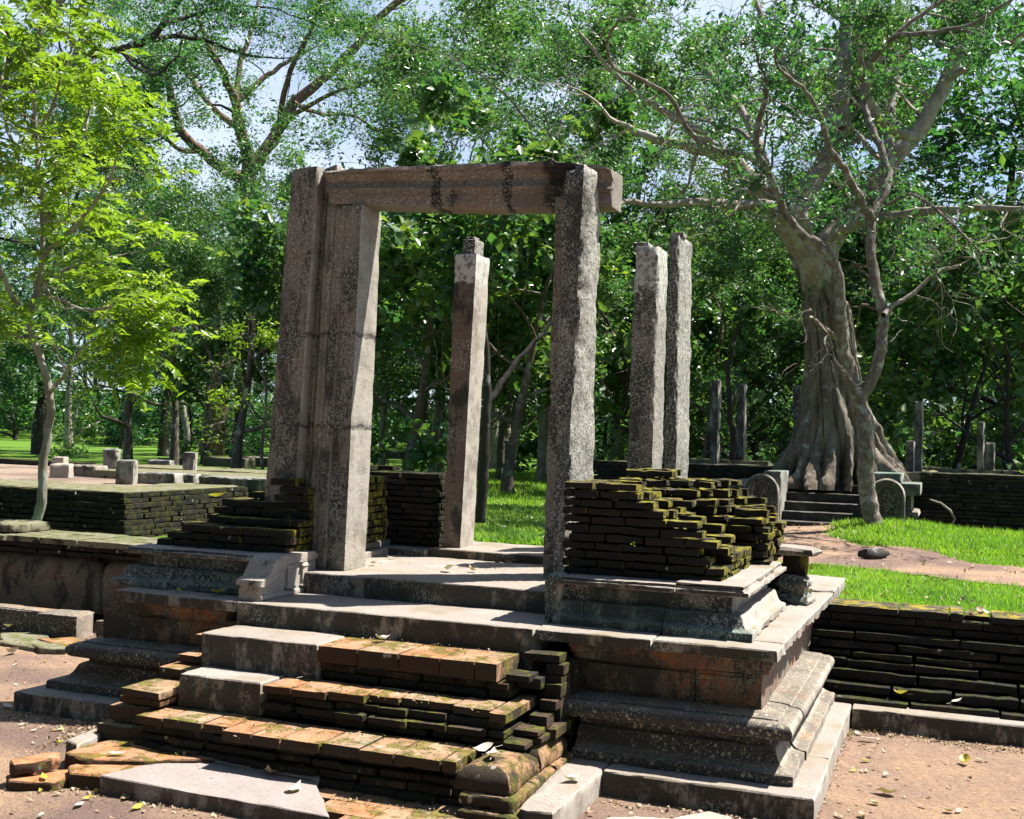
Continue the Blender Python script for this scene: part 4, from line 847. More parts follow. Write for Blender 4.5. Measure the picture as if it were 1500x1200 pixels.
for i, (px, py, w, h, lb_) in enumerate(((335, 684, 1.6, 0.3, 'dark fallen slab at the edge of the far lawn beside thick trunk'), (380, 684, 1.4, 0.32, 'tilted dark slab on the far lawn near the door jamb'), (600, 672, 2.8, 0.35, 'low dark mound of masonry seen through doorway'), (260, 680, 1.2, 0.2, 'low dark masonry remnant behind the pale stub'))):
    stump(px, py, w, 0.6, h, lb_, z=ZI, name='fallen_slab', cat='slab', rot=0.1*i, seed=221+i, mat=GRAN_D)

# ================================================================== FAR PLATFORM, STAIR, GUARD STONES
ZT = 1.36
YF = 19.4
XTL = at(868, 690, Y=19.4)[0]
fp = thing('brick_terrace', (0, 20, ZI), 'long dark brick terrace with mossy ledges carrying the great fig tree', 'terrace')
for side, (ta, tb_) in enumerate(((XTL, -2.75), (-0.45, 9.0))):
    B = []
    for k in range(15):
        z = ZI-0.05+k*0.0625; o = 0.03*(14-k)*0.5
        B += ragged_row(ta, tb_, YF-o, YF+0.5, z, z+0.061, 300+30*side+k, 0.6, 0.05, gap=0.001)
    brick_mesh('terrace_courses', B, BR_WALL, fp, wear=0.014)
box('terrace_top', XTL+0.1, 9.0, YF+0.1, 27, 0.5, ZT-0.02, BR_TOP, fp, step=0.3, chip=0.02, amp=0.02, freq=2, seed=301)
brick_mesh('ledge', ragged_row(XTL+0.2, -3.0, YF+1.2, YF+1.8, ZT-0.06, ZT+0.05, 350, 0.5, 0.2), BR_TOP, fp, wear=0.02)
brick_mesh('ledge', ragged_row(-0.2, 8.8, YF+0.9, YF+1.5, ZT-0.06, ZT+0.04, 352, 0.5, 0.2), BR_TOP, fp, wear=0.02)
xa, xb = at(1147, 740, Y=18.3)[0], at(1275, 740, Y=18.3)[0]
st = thing('stone_stair', ((xa+xb)/2, 18.4, ZI), 'flight of five dark carved stone steps in front of the great fig tree', 'stair')
for k in range(5):
    solid('step', rect(xa, xb, 17.95+0.28*k, 19.6), [(ZI-0.03+0.135*k, 0), (ZI+0.085+0.135*k, 0.0), (ZI+0.09+0.135*k, 0.02), (ZI+0.105+0.135*k, 0.02)], STAIR, st, step=0.05, seed=360+k, chip=0.012)
    for cx in (0.5,):
        box('step_carving', xa+(xb-xa)*cx-0.05, xa+(xb-xa)*cx+0.05, 17.935+0.28*k, 17.97+0.28*k, ZI+0.0+0.135*k, ZI+0.075+0.135*k, STAIR, st, step=0.02, seed=365+k, chip=0.02)
def guard(cx, label, w=0.50, h=0.80, seed=1):
    o = thing('guard_stone', (cx, 17.9, ZI), label, 'guard stone')
    def arch(s, y0, y1, zb=ZI-0.02, n=16):
        hh = h*s; ww = w*s/2; r = ww
        P = [(-ww, 0), (ww, 0), (ww, hh-r)]+[(r*math.cos(a), hh-r+r*math.sin(a)) for a in np.linspace(0.15, math.pi-0.15, n)]+[(-ww, hh-r)]
        P = np.array(P); c = P.mean(0)
        A = lambda y, f: np.column_stack([cx+(c[0]+(P[:, 0]-c[0])*f), np.full(len(P), y), zb+(c[1]+(P[:, 1]-c[1])*f)])
        return [A(y1, 1), A(y0+0.015, 1), A(y0, 0.97)]
    V, F = loft(arch(1, 17.88, 18.08), step=0.04, bottom=True, amp=0.006, chip=0.012, seed=seed); mesh('slab_body', V, F, GRAN_D, o, 40)
    # raised rim
    def rim(s0, s1, y0, nm, sd):
        t = np.linspace(0.02, 1, 26); hh = h; pts = []
        r = w/2*s0
        path = [(-r, 0.08)]+[(-r, z) for z in np.linspace(0.1, h-w/2, 6)]+[(r*math.cos(a), h-w/2+r*math.sin(a)) for a in np.linspace(math.pi, 0, 14)]+[(r, z) for z in np.linspace(h-w/2, 0.1, 6)]
        pp = [np.array([cx+a, y0, ZI+b]) for a, b in path]
        V, F = tube(pp, [s1]*len(pp), 6); mesh(nm, V, F, GRAN_D, o, 60)
    rim(0.86, 0.045, 17.875, 'arch_rim', 1); rim(0.62, 0.024, 17.87, 'arch_rim', 2)
    # carved figure in relief: body, head, headdress, arms
    V = []; F = []
    solid('relief_figure', [(cx-0.06, 17.82), (cx+0.06, 17.82), (cx+0.06, 17.90), (cx-0.06, 17.90)], [(ZI+0.06, 0), (ZI+0.20, -0.02), (ZI+0.30, -0.028), (ZI+0.40, 0.0), (ZI+0.46, -0.02), (ZI+0.49, -0.035), (ZI+0.52, -0.012), (ZI+0.58, -0.012), (ZI+0.64, -0.045)], GRAN_D, o, step=0.02, amp=0.006, chip=0.02, seed=seed+5)
    for sx in (-1, 1):
        V, F = tube([np.array([cx+sx*0.06, 17.865, ZI+0.42]), np.array([cx+sx*0.13, 17.865, ZI+0.33]), np.array([cx+sx*0.11, 17.865, ZI+0.2])], [0.022, 0.02, 0.016], 6); mesh('relief_arm', V, F, GRAN_D, o, 60)
        solid('relief_foot_figure', [(cx+sx*0.13-0.03, 17.84), (cx+sx*0.13+0.03, 17.84), (cx+sx*0.13+0.03, 17.9), (cx+sx*0.13-0.03, 17.9)], [(ZI+0.04, 0), (ZI+0.13, -0.008), (ZI+0.15, -0.02), (ZI+0.19, -0.002), (ZI+0.22, -0.02)], GRAN_D, o, step=0.02, seed=seed+9, chip=0.01)
def frames(P):
    P = np.asarray(P, float); T = np.gradient(P, axis=0); T /= np.maximum(np.linalg.norm(T, axis=1, keepdims=True), 1e-9)
    a = np.array([0.31, 0.17, 0.93]) if abs(T[0] @ np.array([0.31, 0.17, 0.93])) < 0.9 else np.array([1, 0, 0.])
    N = []; n = a-T[0]*(a@T[0]); n /= np.linalg.norm(n)
    for t in T:
        n = n-t*(n@t); n /= max(np.linalg.norm(n), 1e-9); N.append(n)
    N = np.array(N); return N, np.cross(T, N)
def tube(P, R, n=8, rough=0.0, seed=0):
    P = np.asarray(P, float); R = np.asarray(R, float); N, Bn = frames(P); a = np.linspace(0, 2*np.pi, n, endpoint=False)
    rr = R[:, None]*(1+(rough*_h(np.arange(len(P))[:, None]*7+seed, np.arange(n)[None]*13, np.zeros((1, 1), int)+5) if rough else 0))
    V = P[:, None]+rr[..., None]*(N[:, None]*np.cos(a)[None, :, None]+Bn[:, None]*np.sin(a)[None, :, None])
    m = len(P); i = np.arange(n); j = (i+1) % n
    F = np.concatenate([np.stack([k*n+i, k*n+j, (k+1)*n+j, (k+1)*n+i], 1) for k in range(m-1)])
    # closed end
    V = np.concatenate([V.reshape(-1, 3), P[-1:]+0]); T = np.stack([(m-1)*n+i, (m-1)*n+j, np.full(n, m*n)], 1)
    return V, [F, T]
xg1 = at(1116, 720, Y=17.9)[0]; xg2 = at(1299, 735, Y=17.9)[0]
guard(xg1, 'arched carved guard stone at the left foot of the fig tree stair', seed=21)
guard(xg2, 'arched carved guard stone at the right foot of the fig tree stair', seed=31)
for (x0_, x1_, nm, lbl, sd_) in ((xg1+0.30, xa-0.01, 'stair_wall', 'carved block wall rising between the left guard stone and the stair', 371),):
    tag(box(nm, x0_-0.32, x1_, 18.1, 19.5, ZI-0.03, at(1130, 690, Y=18.1)[2], TEAL, None, step=0.06, seed=sd_, chip=0.03, amp=0.012), lbl, 'wall')
rs = thing('moulded_buttress', (0, 18.5, ZI), 'moulded stone buttress with heavy square top slab right of the guard stone', 'buttress')
xq1, xq2 = at(1322, 740, Y=18.3)[0], at(1348, 740, Y=18.3)[0]
box('top_slab', xg2-0.1, xq2, 18.1, 19.4, at(1335, 726, Y=18.1)[2], at(1335, 709, Y=18.1)[2], TEAL, rs, step=0.05, seed=372, chip=0.02)
box('upper_block', xg2-0.25, xq1-0.02, 18.25, 19.4, at(1335, 709, Y=18.1)[2], at(1335, 695, Y=18.1)[2], TEAL, rs, step=0.05, seed=378, chip=0.03)
solid('moulded_body', rect(xg2-0.1, xq2-0.03, 18.12, 19.4), [(ZI-0.03, 0), (ZI+0.10, 0), (ZI+0.2, -0.06), (ZI+0.22, 0.0), (ZI+0.27, 0.02), (ZI+0.32, 0.0), (ZI+0.33, -0.09), (at(1335, 726, Y=18.1)[2], -0.09)], GRAN_D, rs, step=0.05, seed=373, chip=0.01)
tag(solid('carved_ledge', rect(at(1072, 720, Y=18.0)[0], xg1-0.33, 18.0, 19.3), [(ZI-0.03, 0), (at(1090, 725, Y=18)[2]-0.1, 0), (at(1090, 712, Y=18)[2], 0.05), (at(1090, 704, Y=18)[2], 0)], TEAL, None, step=0.06, seed=374, chip=0.03, amp=0.02), 'low rounded stone ledge at the left of the left guard stone', 'ledge')

def far_post(px, ytop, ybase, wpx, Y, label, zb=None, mat=FARST, seed=0, leanpx=0):
    zb = ZT-0.08 if zb is None else zb
    a = at(px-wpx/2, ybase, Y=Y); b = at(px+wpx/2, ybase, Y=Y); t = at(px+leanpx, ytop, Y=Y); w = (b[0]-a[0])/2; cx = (a[0]+b[0])/2
    o = thing('stone_pillar', (cx, Y, zb), label, 'pillar')
    P = [(cx-w, Y-w*0.8), (cx+w*0.75, Y-w), (cx+w, Y+w), (cx-w*0.8, Y+w)]; dx = t[0]-cx-(at(px, ytop, Y=Y)[0]-cx)+(at(px, ytop, Y=Y)[0]-cx)*0.6
    taper('shaft', P, [(p[0]+dx, p[1]) for p in P], zb, t[2], mat, o, seed=seed, chip=0.03, amp=0.012, step=0.06, cap=0.03)
far_post(1047, 557, 680, 14, 20.4, 'leftmost grey stone pillar on the brick terrace beyond the rear pair', seed=381)
far_post(1085, 562, 676, 15, 21.4, 'grey stone pillar crossed by a thin leaning trunk on the terrace', seed=382)
far_post(1168, 565, 640, 13, 22.5, 'grey stone pillar partly hidden behind the left roots of the fig tree', seed=383)
far_post(1345, 588, 684, 15, 21.0, 'dark tall pillar right of the fig tree on the terrace', seed=384)
far_post(1333, 646, 684, 14, 20.2, 'short dark stub in front of the tall dark pillar', seed=385)
far_post(1436, 618, 700, 12, 20.5, 'dark narrow pillar near the right end of the terrace', seed=386)
far_post(1450, 648, 702, 16, 20.6, 'dark leaning stub touching the narrow dark pillar', seed=387)
bc = tag(mesh('bare_branch', *tube([at(x, y, Y=19.2) for x, y in ((1362, 732), (1378, 737), (1392, 748), (1399, 760), (1396, 766), (1388, 774))], [0.012, .016, .018, .018, .016, .012], 6), BARK_L, None, 60), 'thin bare curved branch lying against the dark terrace wall', 'branch')
tag(mesh('log', *tube([at(1258, 812, Z=ZI+0.05), at(1270, 812, Z=ZI+0.06), at(1285, 812, Z=ZI+0.06), at(1300, 811, Z=ZI+0.05)], [0.03, .06, .065, .03], 9, 0.25), BARK_D, None, 60), 'short dark log lying on the dirt path right of the gatehouse', 'log')

# ================================================================== TREES
def merge(L):
    V = []; Fs = {3: [], 4: []}; o = 0
    for v, F in L:
        V.append(v)
        for f in F:
            if len(f): Fs[f.shape[1]].append(f+o)
        o += len(v)
    return np.concatenate(V), [np.concatenate(Fs[k]) for k in (4, 3) if Fs[k]]
def leaf_mesh(name, C, size, mat, parent, rng, up=0.4, asp=0.42, droop=0.0, var=0.35, curl=0.25, colfield=None, out_dir=None):
    """thousands of separate folded leaves; each has its own tone (attribute rnd)"""
    n = len(C); C = np.asarray(C, float)
    ax = rng.normal(size=(n, 3)); ax[:, 2] = ax[:, 2]*0.6-droop
    if out_dir is not None: ax += out_dir
    ax /= np.linalg.norm(ax, axis=1, keepdims=True)
    nn = rng.normal(size=(n, 3)); nn[:, 2] += up*2.2
    nn -= ax*np.einsum('ij,ij->i', nn, ax)[:, None]; nn /= np.maximum(np.linalg.norm(nn, axis=1, keepdims=True), 1e-6)
    sd_ = np.cross(nn, ax); s = size*(1+var*rng.normal(size=n)).clip(0.45, 1.8)[:, None]
    b = C-ax*s*0.5; t = C+ax*s*0.5-nn*s*curl*0.5; mid = C-ax*s*0.04
    l = mid+sd_*s*asp*0.5+nn*s*curl*0.35; r = mid-sd_*s*asp*0.5+nn*s*curl*0.35
    V = np.stack([b, r, t, l], 1).reshape(-1, 3); i = np.arange(n)*4
    F = np.concatenate([np.stack([i, i+1, i+2], 1), np.stack([i, i+2, i+3], 1)])
    c = rng.beta(2, 2.6, n)
    if colfield is not None: c = np.clip(c*0.6+colfield*0.4, 0, 1)
    return mesh(name, V, F, mat, parent, None, np.concatenate([c, c]))
def norm(v): return v/max(np.linalg.norm(v), 1e-9)
def grow(p, d, L, r, lev, maxl, rng, tubes, tips, wob=0.18, up=0.06, kids=(3, 5), spread=0.85, shrink=0.66, seg=None, nseg=None, rk=0.6):
    k = seg or 6; pts = [p]; rad_ = [r]; dd = d
    for i in range(k):
        dd = norm(dd+rng.normal(size=3)*wob+np.array([0, 0, up])); p = p+dd*L/k; pts.append(p); rad_.append(r*(1-0.62*(i+1)/k))
    tubes.append(tube(pts, rad_, nseg or (9 if lev == 0 else 6 if lev == 1 else 4 if lev == 2 else 3)))
    if lev >= maxl:
        tips.append((pts, L)); return
    nk = rng.randint(kids[0], kids[1]+1)
    for j in range(nk):
        t = 0.35+0.65*(j+rng.rand()*0.8)/nk if j else 1.0
        i = min(int(t*k), k-1); f = t*k-i; q = pts[i]*(1-f)+pts[i+1]*f; rq = rad_[i]*(1-f)+rad_[i+1]*f
        bd = norm(pts[i+1]-pts[i]); s = norm(np.cross(bd, rng.normal(size=3)))
        nd = norm(bd*(1-0.25*(j > 0))+s*spread*rng.uniform(0.5, 1.15)*(0.5 if j == 0 else 1))
        grow(q, nd, L*shrink*rng.uniform(0.75, 1.2), max(rq*rk, 0.006), lev+1, maxl, rng, tubes, tips, wob, up, kids, spread, shrink, seg)
def tip_leaves(tips, per, sig, rng, along=(0.2, 1.05), flat=0.7):
    C = []
    for pts, L in tips:
        P = np.array(pts); n = max(1, int(per*rng.uniform(0.6, 1.4))); t = rng.uniform(along[0], along[1], n).clip(0, 1)*(len(P)-1); i = np.minimum(t.astype(int), len(P)-2); f = (t-i)[:, None]
        C.append(P[i]*(1-f)+P[i+1]*f+rng.normal(size=(n, 3))*sig*np.array([1, 1, flat]))
    return np.concatenate(C)
def clump(C, rng, f=1.1, lo=-0.30, hi=0.22, off=0.0):
    """thin the leaves into clusters with gaps between"""
    v = fbm(C*f+off, 3); return C[rng.rand(len(C)) < np.clip((v-lo)/(hi-lo), 0, 1)]
KINDS = {}
def kind(nm, seed, h, r, bark, leaf, maxl=4, first=0.35, limbs=6, L1=0.42, per=60, sig=0.3, size=0.13, spread=0.8, up=0.05, wob=0.18, kids=(3, 4), elev=(0.25, 0.9), asp=0.42, upl=0.4, droop=0.0, shrink=0.66, flat=0.7, lean=0.0):
    """template tree grown at the origin; h metres tall; its meshes are shared by its copies"""
    rng = np.random.RandomState(seed); tubes = []; tips = []
    pts = [np.array([0, 0, -0.15])]; d = np.array([lean, 0, 1.0]); k = 10; th = h*0.72
    for i in range(k):
        d = norm(d+rng.normal(size=3)*0.06+np.array([0, 0, 0.03])); pts.append(pts[-1]+d*(th/k))
    R = [r*(1.35 if i == 0 else 1.08 if i == 1 else 1-0.7*i/k) for i in range(k+1)]
    tubes.append(tube(pts, R, 10, 0.05))
    for j in range(limbs):
        t = first+(1-first)*(j/(limbs-1)); i = min(int(t*k), k-1); f = t*k-i; q = pts[i]*(1-f)+pts[i+1]*f; a = j*2.4+rng.uniform(-.4, .4); e = rng.uniform(*elev)*(0.6+0.6*t)
        dd = norm(np.array([math.cos(a)*math.cos(e), math.sin(a)*math.cos(e), math.sin(e)]))
        grow(q, dd, h*L1*(1.1-0.45*t)*rng.uniform(0.8, 1.15), R[i]*0.55, 1, maxl, rng, tubes, tips, wob, up, kids, spread, shrink)
    V, F = merge(tubes)
    C = clump(tip_leaves(tips, per, sig, rng, flat=flat), rng, 1.0, off=seed)
    KINDS[nm] = dict(trunk=(V, F, bark), C=C, size=size, leaf=leaf, asp=asp, up=upl, droop=droop, rng=rng, me=None)
    return len(C)
def place(nm, loc, s, rot, label, cat='tree', name='tree', group=None, sz=1.0):
    K = KINDS[nm]; o = thing(name, loc, label, cat, group); o.rotation_euler.z = rot; o.scale = (s, s, s*sz)
    if K['me'] is None:
        a = mesh('trunk', K['trunk'][0], K['trunk'][1], K['trunk'][2], None, 60)
        b = leaf_mesh('crown', K['C'], K['size'], K['leaf'], None, K['rng'], up=K['up'], asp=K['asp'], droop=K['droop'], colfield=np.clip(0.5+0.8*fbm(K['C']*0.8, 2), 0, 1))
        a.parent = o; b.parent = o; K['me'] = (a, b)
    else:
        for q in K['me']:
            c = q.copy(); COL.objects.link(c); c.parent = o
    return o

# ---- hand-placed limbs: pixel polylines on a real depth plane, each limb bending in depth by its own amount
def limb(pix, Y, rpx, dep=0.0, jit=0.0, seed=0):
    """pix [(x,y)...]; rpx start and end half-width in photo pixels; dep = how far the tip leans away/towards"""
    n = len(pix); P = np.array([at(x, y, Y=Y+dep*i/(n-1)) for i, (x, y) in enumerate(pix)])
    # smooth resample
    t = np.arange(n); tt = np.linspace(0, n-1, (n-1)*4+1); out = np.zeros((len(tt), 3))
    for k in range(3):
        out[:, k] = np.interp(tt, t, P[:, k])
    for _ in range(2): out[1:-1] = (out[:-2]+2*out[1:-1]+out[2:])/4
    rng = np.random.RandomState(seed+abs(int(pix[0][0]))); out[1:-1] += rng.normal(size=(len(out)-2, 3))*0.012*Y/20
    dist = (out-np.array([0, 0, EYE]))@FW; R = np.interp(tt, [0, n-1], rpx)*dist/FPX
    return out, R
def twigs(lines, rng, tubes, tips, every=0.7, L=1.0, maxl=3, start=0.25, r=0.3, **kw):
    for P, R in lines:
        seg = np.linalg.norm(np.diff(P, axis=0), axis=1); cum = np.concatenate([[0], np.cumsum(seg)]); tot = cum[-1]; s = tot*start
        while s < tot:
            i = min(np.searchsorted(cum, s)-1, len(P)-2); i = max(i, 0); f = (s-cum[i])/max(seg[i], 1e-6); q = P[i]*(1-f)+P[i+1]*f
            bd = norm(P[i+1]-P[i]); sd_ = norm(np.cross(bd, rng.normal(size=3)))
            grow(q, norm(bd*0.5+sd_), L*rng.uniform(0.6, 1.3), max(R[i]*r, 0.008), 2, 2+maxl-1, rng, tubes, tips, **kw)
            s += every*rng.uniform(0.6, 1.4)
        grow(P[-1], norm(P[-1]-P[-2]), L, R[-1]*0.9, 2, 2+maxl-1, rng, tubes, tips, **kw)

# --- THE GREAT FIG TREE on the terrace
def fig_tree():
    rng = np.random.RandomState(77); YB = 20.0
    c0 = at(1228, 690, Y=YB); zb = ZI+0.66
    o = thing('fig_tree', (c0[0], YB, zb), 'great pale fig tree with fluted trunk and spreading buttress roots above the stone stair', 'tree')
    # axis of the trunk and its half-width from the photograph, foot to fork
    prof = [(700, 1228, 36), (690, 1228, 36), (675, 1228, 35), (650, 1227, 32), (620, 1225, 28), (590, 1222, 26), (560, 1220, 25), (520, 1217, 24), (480, 1213, 24), (440, 1207, 24), (400, 1197, 24), (370, 1187, 24)]
    nt_ = 220; a = np.linspace(0, 2*np.pi, nt_, endpoint=False); rows = []
    zt_ = at(1186, 370, Y=YB)[2]; zs = np.linspace(zb-0.1, zt_, 110)
    zp = np.array([at(x, y, Y=YB)[2] for y, x, w in prof]); xp = np.array([at(x, y, Y=YB)[0] for y, x, w in prof]); wp = np.array([w for y, x, w in prof])*20.9/FPX
    o_ = np.argsort(zp); zp, xp, wp = zp[o_], xp[o_], wp[o_]
    # buttress directions (angle, reach, width)
    BT_ = [(-1.57, 0.55, 0.20), (-2.15, 0.75, 0.16), (-2.7, 0.62, 0.13), (3.05, 0.5, 0.14), (-1.05, 0.6, 0.2), (-0.55, 0.75, 0.15), (-0.12, 0.7, 0.12), (0.4, 0.8, 0.2), (1.1, 0.9, 0.2), (2.0, 0.9, 0.2), (-1.85, 0.62, 0.12), (-0.8, 0.75, 0.12), (-2.45, 0.95, 0.10), (-1.32, 0.5, 0.10)]
    ph = rng.rand(20)*6.28
    for z in zs:
        h = z-zb; w = np.interp(z, zp, wp); x = np.interp(z, zp, xp)
        tw = a+0.22*h*0.25
        flut = 0.0*a
        for k, (f, am) in enumerate(((5, .15), (11, .20), (19, .16), (33, .12))): flut += am*np.abs(np.sin(f*0.5*tw+ph[k]+0.4*np.sin(h*1.1+ph[k+5])))
        r = w*(0.66+flut*(1.15 if h < 3 else 0.8))
        for ang, reach, wd in BT_:
            dlt = np.angle(np.exp(1j*(a-ang-0.06*math.sin(h*3+ang*5))))
            ex = reach*math.exp(-max(h, 0)/0.52)*1.05+0.18*math.exp(-max(h, 0)/1.8)
            r = r+ex*np.exp(-(dlt/(wd*(0.75+0.5*min(max(h, 0), 1.5))))**2)
        rows.append(np.column_stack([x+r*np.cos(a), YB+r*np.sin(a)*0.9, np.full(nt_, z)]))
    V = np.concatenate(rows); i = np.arange(nt_); j = (i+1) % nt_
    F = [np.concatenate([np.stack([k*nt_+i, k*nt_+j, (k+1)*nt_+j, (k+1)*nt_+i], 1) for k in range(len(zs)-1)])]
    N, _ = vnormals(V, F); V = V+N*(0.045*fbm(V*[9, 9, 1.6], 3)+0.03*np.abs(fbm(V*[16, 16, 2.0]+5, 2)))[:, None]
    parts = [(V, F)]
    # surface roots creeping down over the stair edge
    for k, (pts) in enumerate(([(1160, 668), (1138, 686), (1118, 697), (1098, 703)], [(1175, 672), (1160, 690), (1140, 702)], [(1190, 680), (1180, 700), (1160, 705)], [(1215, 690), (1212, 703), (1220, 708)], [(1240, 690), (1246, 703), (1238, 708)], [(1265, 672), (1290, 690), (1318, 700)], [(1270, 664), (1300, 678), (1325, 694), (1328, 700)], [(1255, 690), (1268, 702), (1280, 706)], [(1200, 688), (1194, 704), (1188, 708)])):
        P, R = limb(pts, 19.55, (9, 3.5)); parts.append(tube(P, R, 8, 0.1, k))
    L = []
    def A(pix, r, dep=0.0): q = limb(pix, YB, r, dep); L.append(q); parts.append(tube(q[0], q[1], 10, 0.06))
    A([(1200, 420), (1192, 385), (1170, 350), (1148, 322), (1125, 290), (1098, 262), (1062, 228), (1010, 214), (960, 205), (905, 180)], (25, 4), -2.5)
    A([(1190, 390), (1180, 340), (1166, 305), (1130, 300), (1085, 300), (1030, 296), (975, 300), (915, 296)], (13, 3.5), -3.5)
    A([(1170, 345), (1168, 300), (1185, 275), (1210, 235), (1232, 190), (1236, 120), (1238, 60), (1244, -20)], (17, 9), 1.5)
    A([(1200, 400), (1215, 350), (1262, 300), (1292, 262), (1316, 222), (1345, 195), (1385, 120), (1410, 60), (1432, -10)], (20, 8), 1.0)
    A([(1215, 350), (1250, 330), (1300, 318), (1360, 308), (1420, 304), (1500, 306)], (9, 4), -3.0)
    A([(1300, 250), (1306, 170), (1316, 100), (1318, 20)], (8, 4), 2.0)
    A([(1120, 285), (1118, 240), (1104, 190), (1080, 150), (1040, 110), (1015, 60)], (10, 3), 2.5)
    A([(1338, 200), (1300, 190), (1275, 150), (1262, 90), (1250, 20)], (8, 3), -1.5)
    A([(1062, 228), (1010, 180), (950, 150), (900, 110), (860, 60)], (7, 2.5), -1)
    A([(1232, 190), (1190, 140), (1150, 100), (1120, 40), (1100, -20)], (8, 3), 1)
    A([(1385, 120), (1430, 90), (1480, 60), (1540, 20)], (6, 3), -1)
    tubes = []; tips = []
    twigs(L, rng, tubes, tips, every=0.46, L=1.0, maxl=3, start=0.3, r=0.35, wob=0.26, up=0.03, kids=(2, 4), spread=0.9, shrink=0.7)
    V, F = merge(parts[:1]+parts[1:10]); mesh('trunk', V, F, BARK_B, o, 60); V, F = merge(parts[10:]); mesh('limbs', V, F, BARK_L, o, 60)
    V, F = merge(tubes); mesh('branches', V, F, BARK_L, o, 60)
    C = clump(tip_leaves(tips, 80, 0.12, rng), rng, 1.5, -0.15, 0.2); C = C[(C[:, 2] > 4.2) & ((C[:, 2] > 7.7) | (rng.rand(len(C)) < 0.20))]
    leaf_mesh('crown', C, 0.088, LF_GREY, o, rng, up=0.2, asp=0.5, droop=0.5, colfield=np.clip(0.5+0.9*fbm(C*0.9, 2), 0, 1))
    return len(C)
n1 = fig_tree()

# --- slender forked tree in front of it
def slender():
    rng = np.random.RandomState(12); Y = 17.3
    b = at(1279, 770, Y=Y); o = thing('slender_tree', (b[0], Y, ZI), 'slender forked tree with lichened bark growing from the grassy bank before the stair', 'tree')
    parts = []; L = []
    def A(pix, r, dep=0.0): q = limb(pix, Y, r, dep); L.append(q); parts.append(tube(q[0], q[1], 10, 0.06))
    A([(1281, 778), (1279, 765), (1272, 735), (1269, 700), (1270, 665), (1268, 630), (1261, 600), (1258, 575)], (13, 11))
    L.clear()
    A([(1258, 585), (1246, 555), (1236, 520), (1232, 490), (1231, 455), (1232, 425), (1224, 385), (1205, 362), (1178, 345), (1152, 318), (1138, 285), (1120, 240), (1104, 218), (1112, 170), (1122, 145)], (10, 4), -1.0)
    A([(1262, 580), (1282, 548), (1290, 515), (1294, 485), (1296, 460), (1284, 430), (1278, 390), (1277, 350), (1276, 320), (1274, 298)], (9, 7), 0.6)
    A([(1232, 500), (1218, 490), (1200, 476), (1190, 465)], (5, 2.5), -1.2)
    A([(1294, 462), (1306, 448), (1330, 436), (1370, 398), (1400, 390)], (4.5, 2), 0.9)
    A([(1276, 322), (1258, 290), (1236, 245), (1215, 222), (1205, 180), (1188, 140), (1160, 118), (1140, 100)], (6.5, 2.5), -1.5)
    A([(1276, 318), (1298, 280), (1304, 255), (1282, 200), (1266, 160), (1262, 120), (1300, 60), (1350, 20), (1400, -10)], (6.5, 3), 1.5)
    A([(1262, 120), (1276, 90), (1310, 52), (1360, 48), (1420, 40), (1480, 2)], (4.5, 2.5), -2)
    A([(1205, 360), (1215, 330), (1245, 300), (1258, 262)], (4, 2), 1)
    A([(1120, 245), (1096, 228), (1040, 220), (1005, 190), (985, 140), (930, 112), (895, 100), (888, 60), (905, 30)], (5, 2), -2)
    A([(1112, 215), (1084, 190), (1042, 180), (1000, 170)], (3.5, 1.5), 1)
    A([(1300, 300), (1340, 280), (1385, 320), (1430, 365), (1440, 372)], (3, 1.2), -1.5)
    A([(1138, 285), (1100, 262), (1085, 290), (1075, 312)], (3.5, 1.5), -1)
    tubes = []; tips = []
    twigs(L, rng, tubes, tips, every=0.36, L=0.72, maxl=3, start=0.45, r=0.4, wob=0.28, up=0.0, kids=(2, 4), spread=0.95, shrink=0.72)
    V, F = merge(parts); mesh('trunk', V, F, BARK_S, o, 60); V, F = merge(tubes); mesh('branches', V, F, BARK, o, 60)
    C = clump(tip_leaves(tips, 58, 0.10, rng), rng, 1.9, -0.15, 0.2); C = C[(C[:, 2] > 3.9) & ((C[:, 2] > 6.3) | (rng.rand(len(C)) < 0.30))]
    leaf_mesh('crown', C, 0.075, LF_DK, o, rng, up=0.2, asp=0.5, droop=0.6, colfield=np.clip(0.5+0.9*fbm(C*1.2, 2), 0, 1))
    return len(C)
n2 = slender()

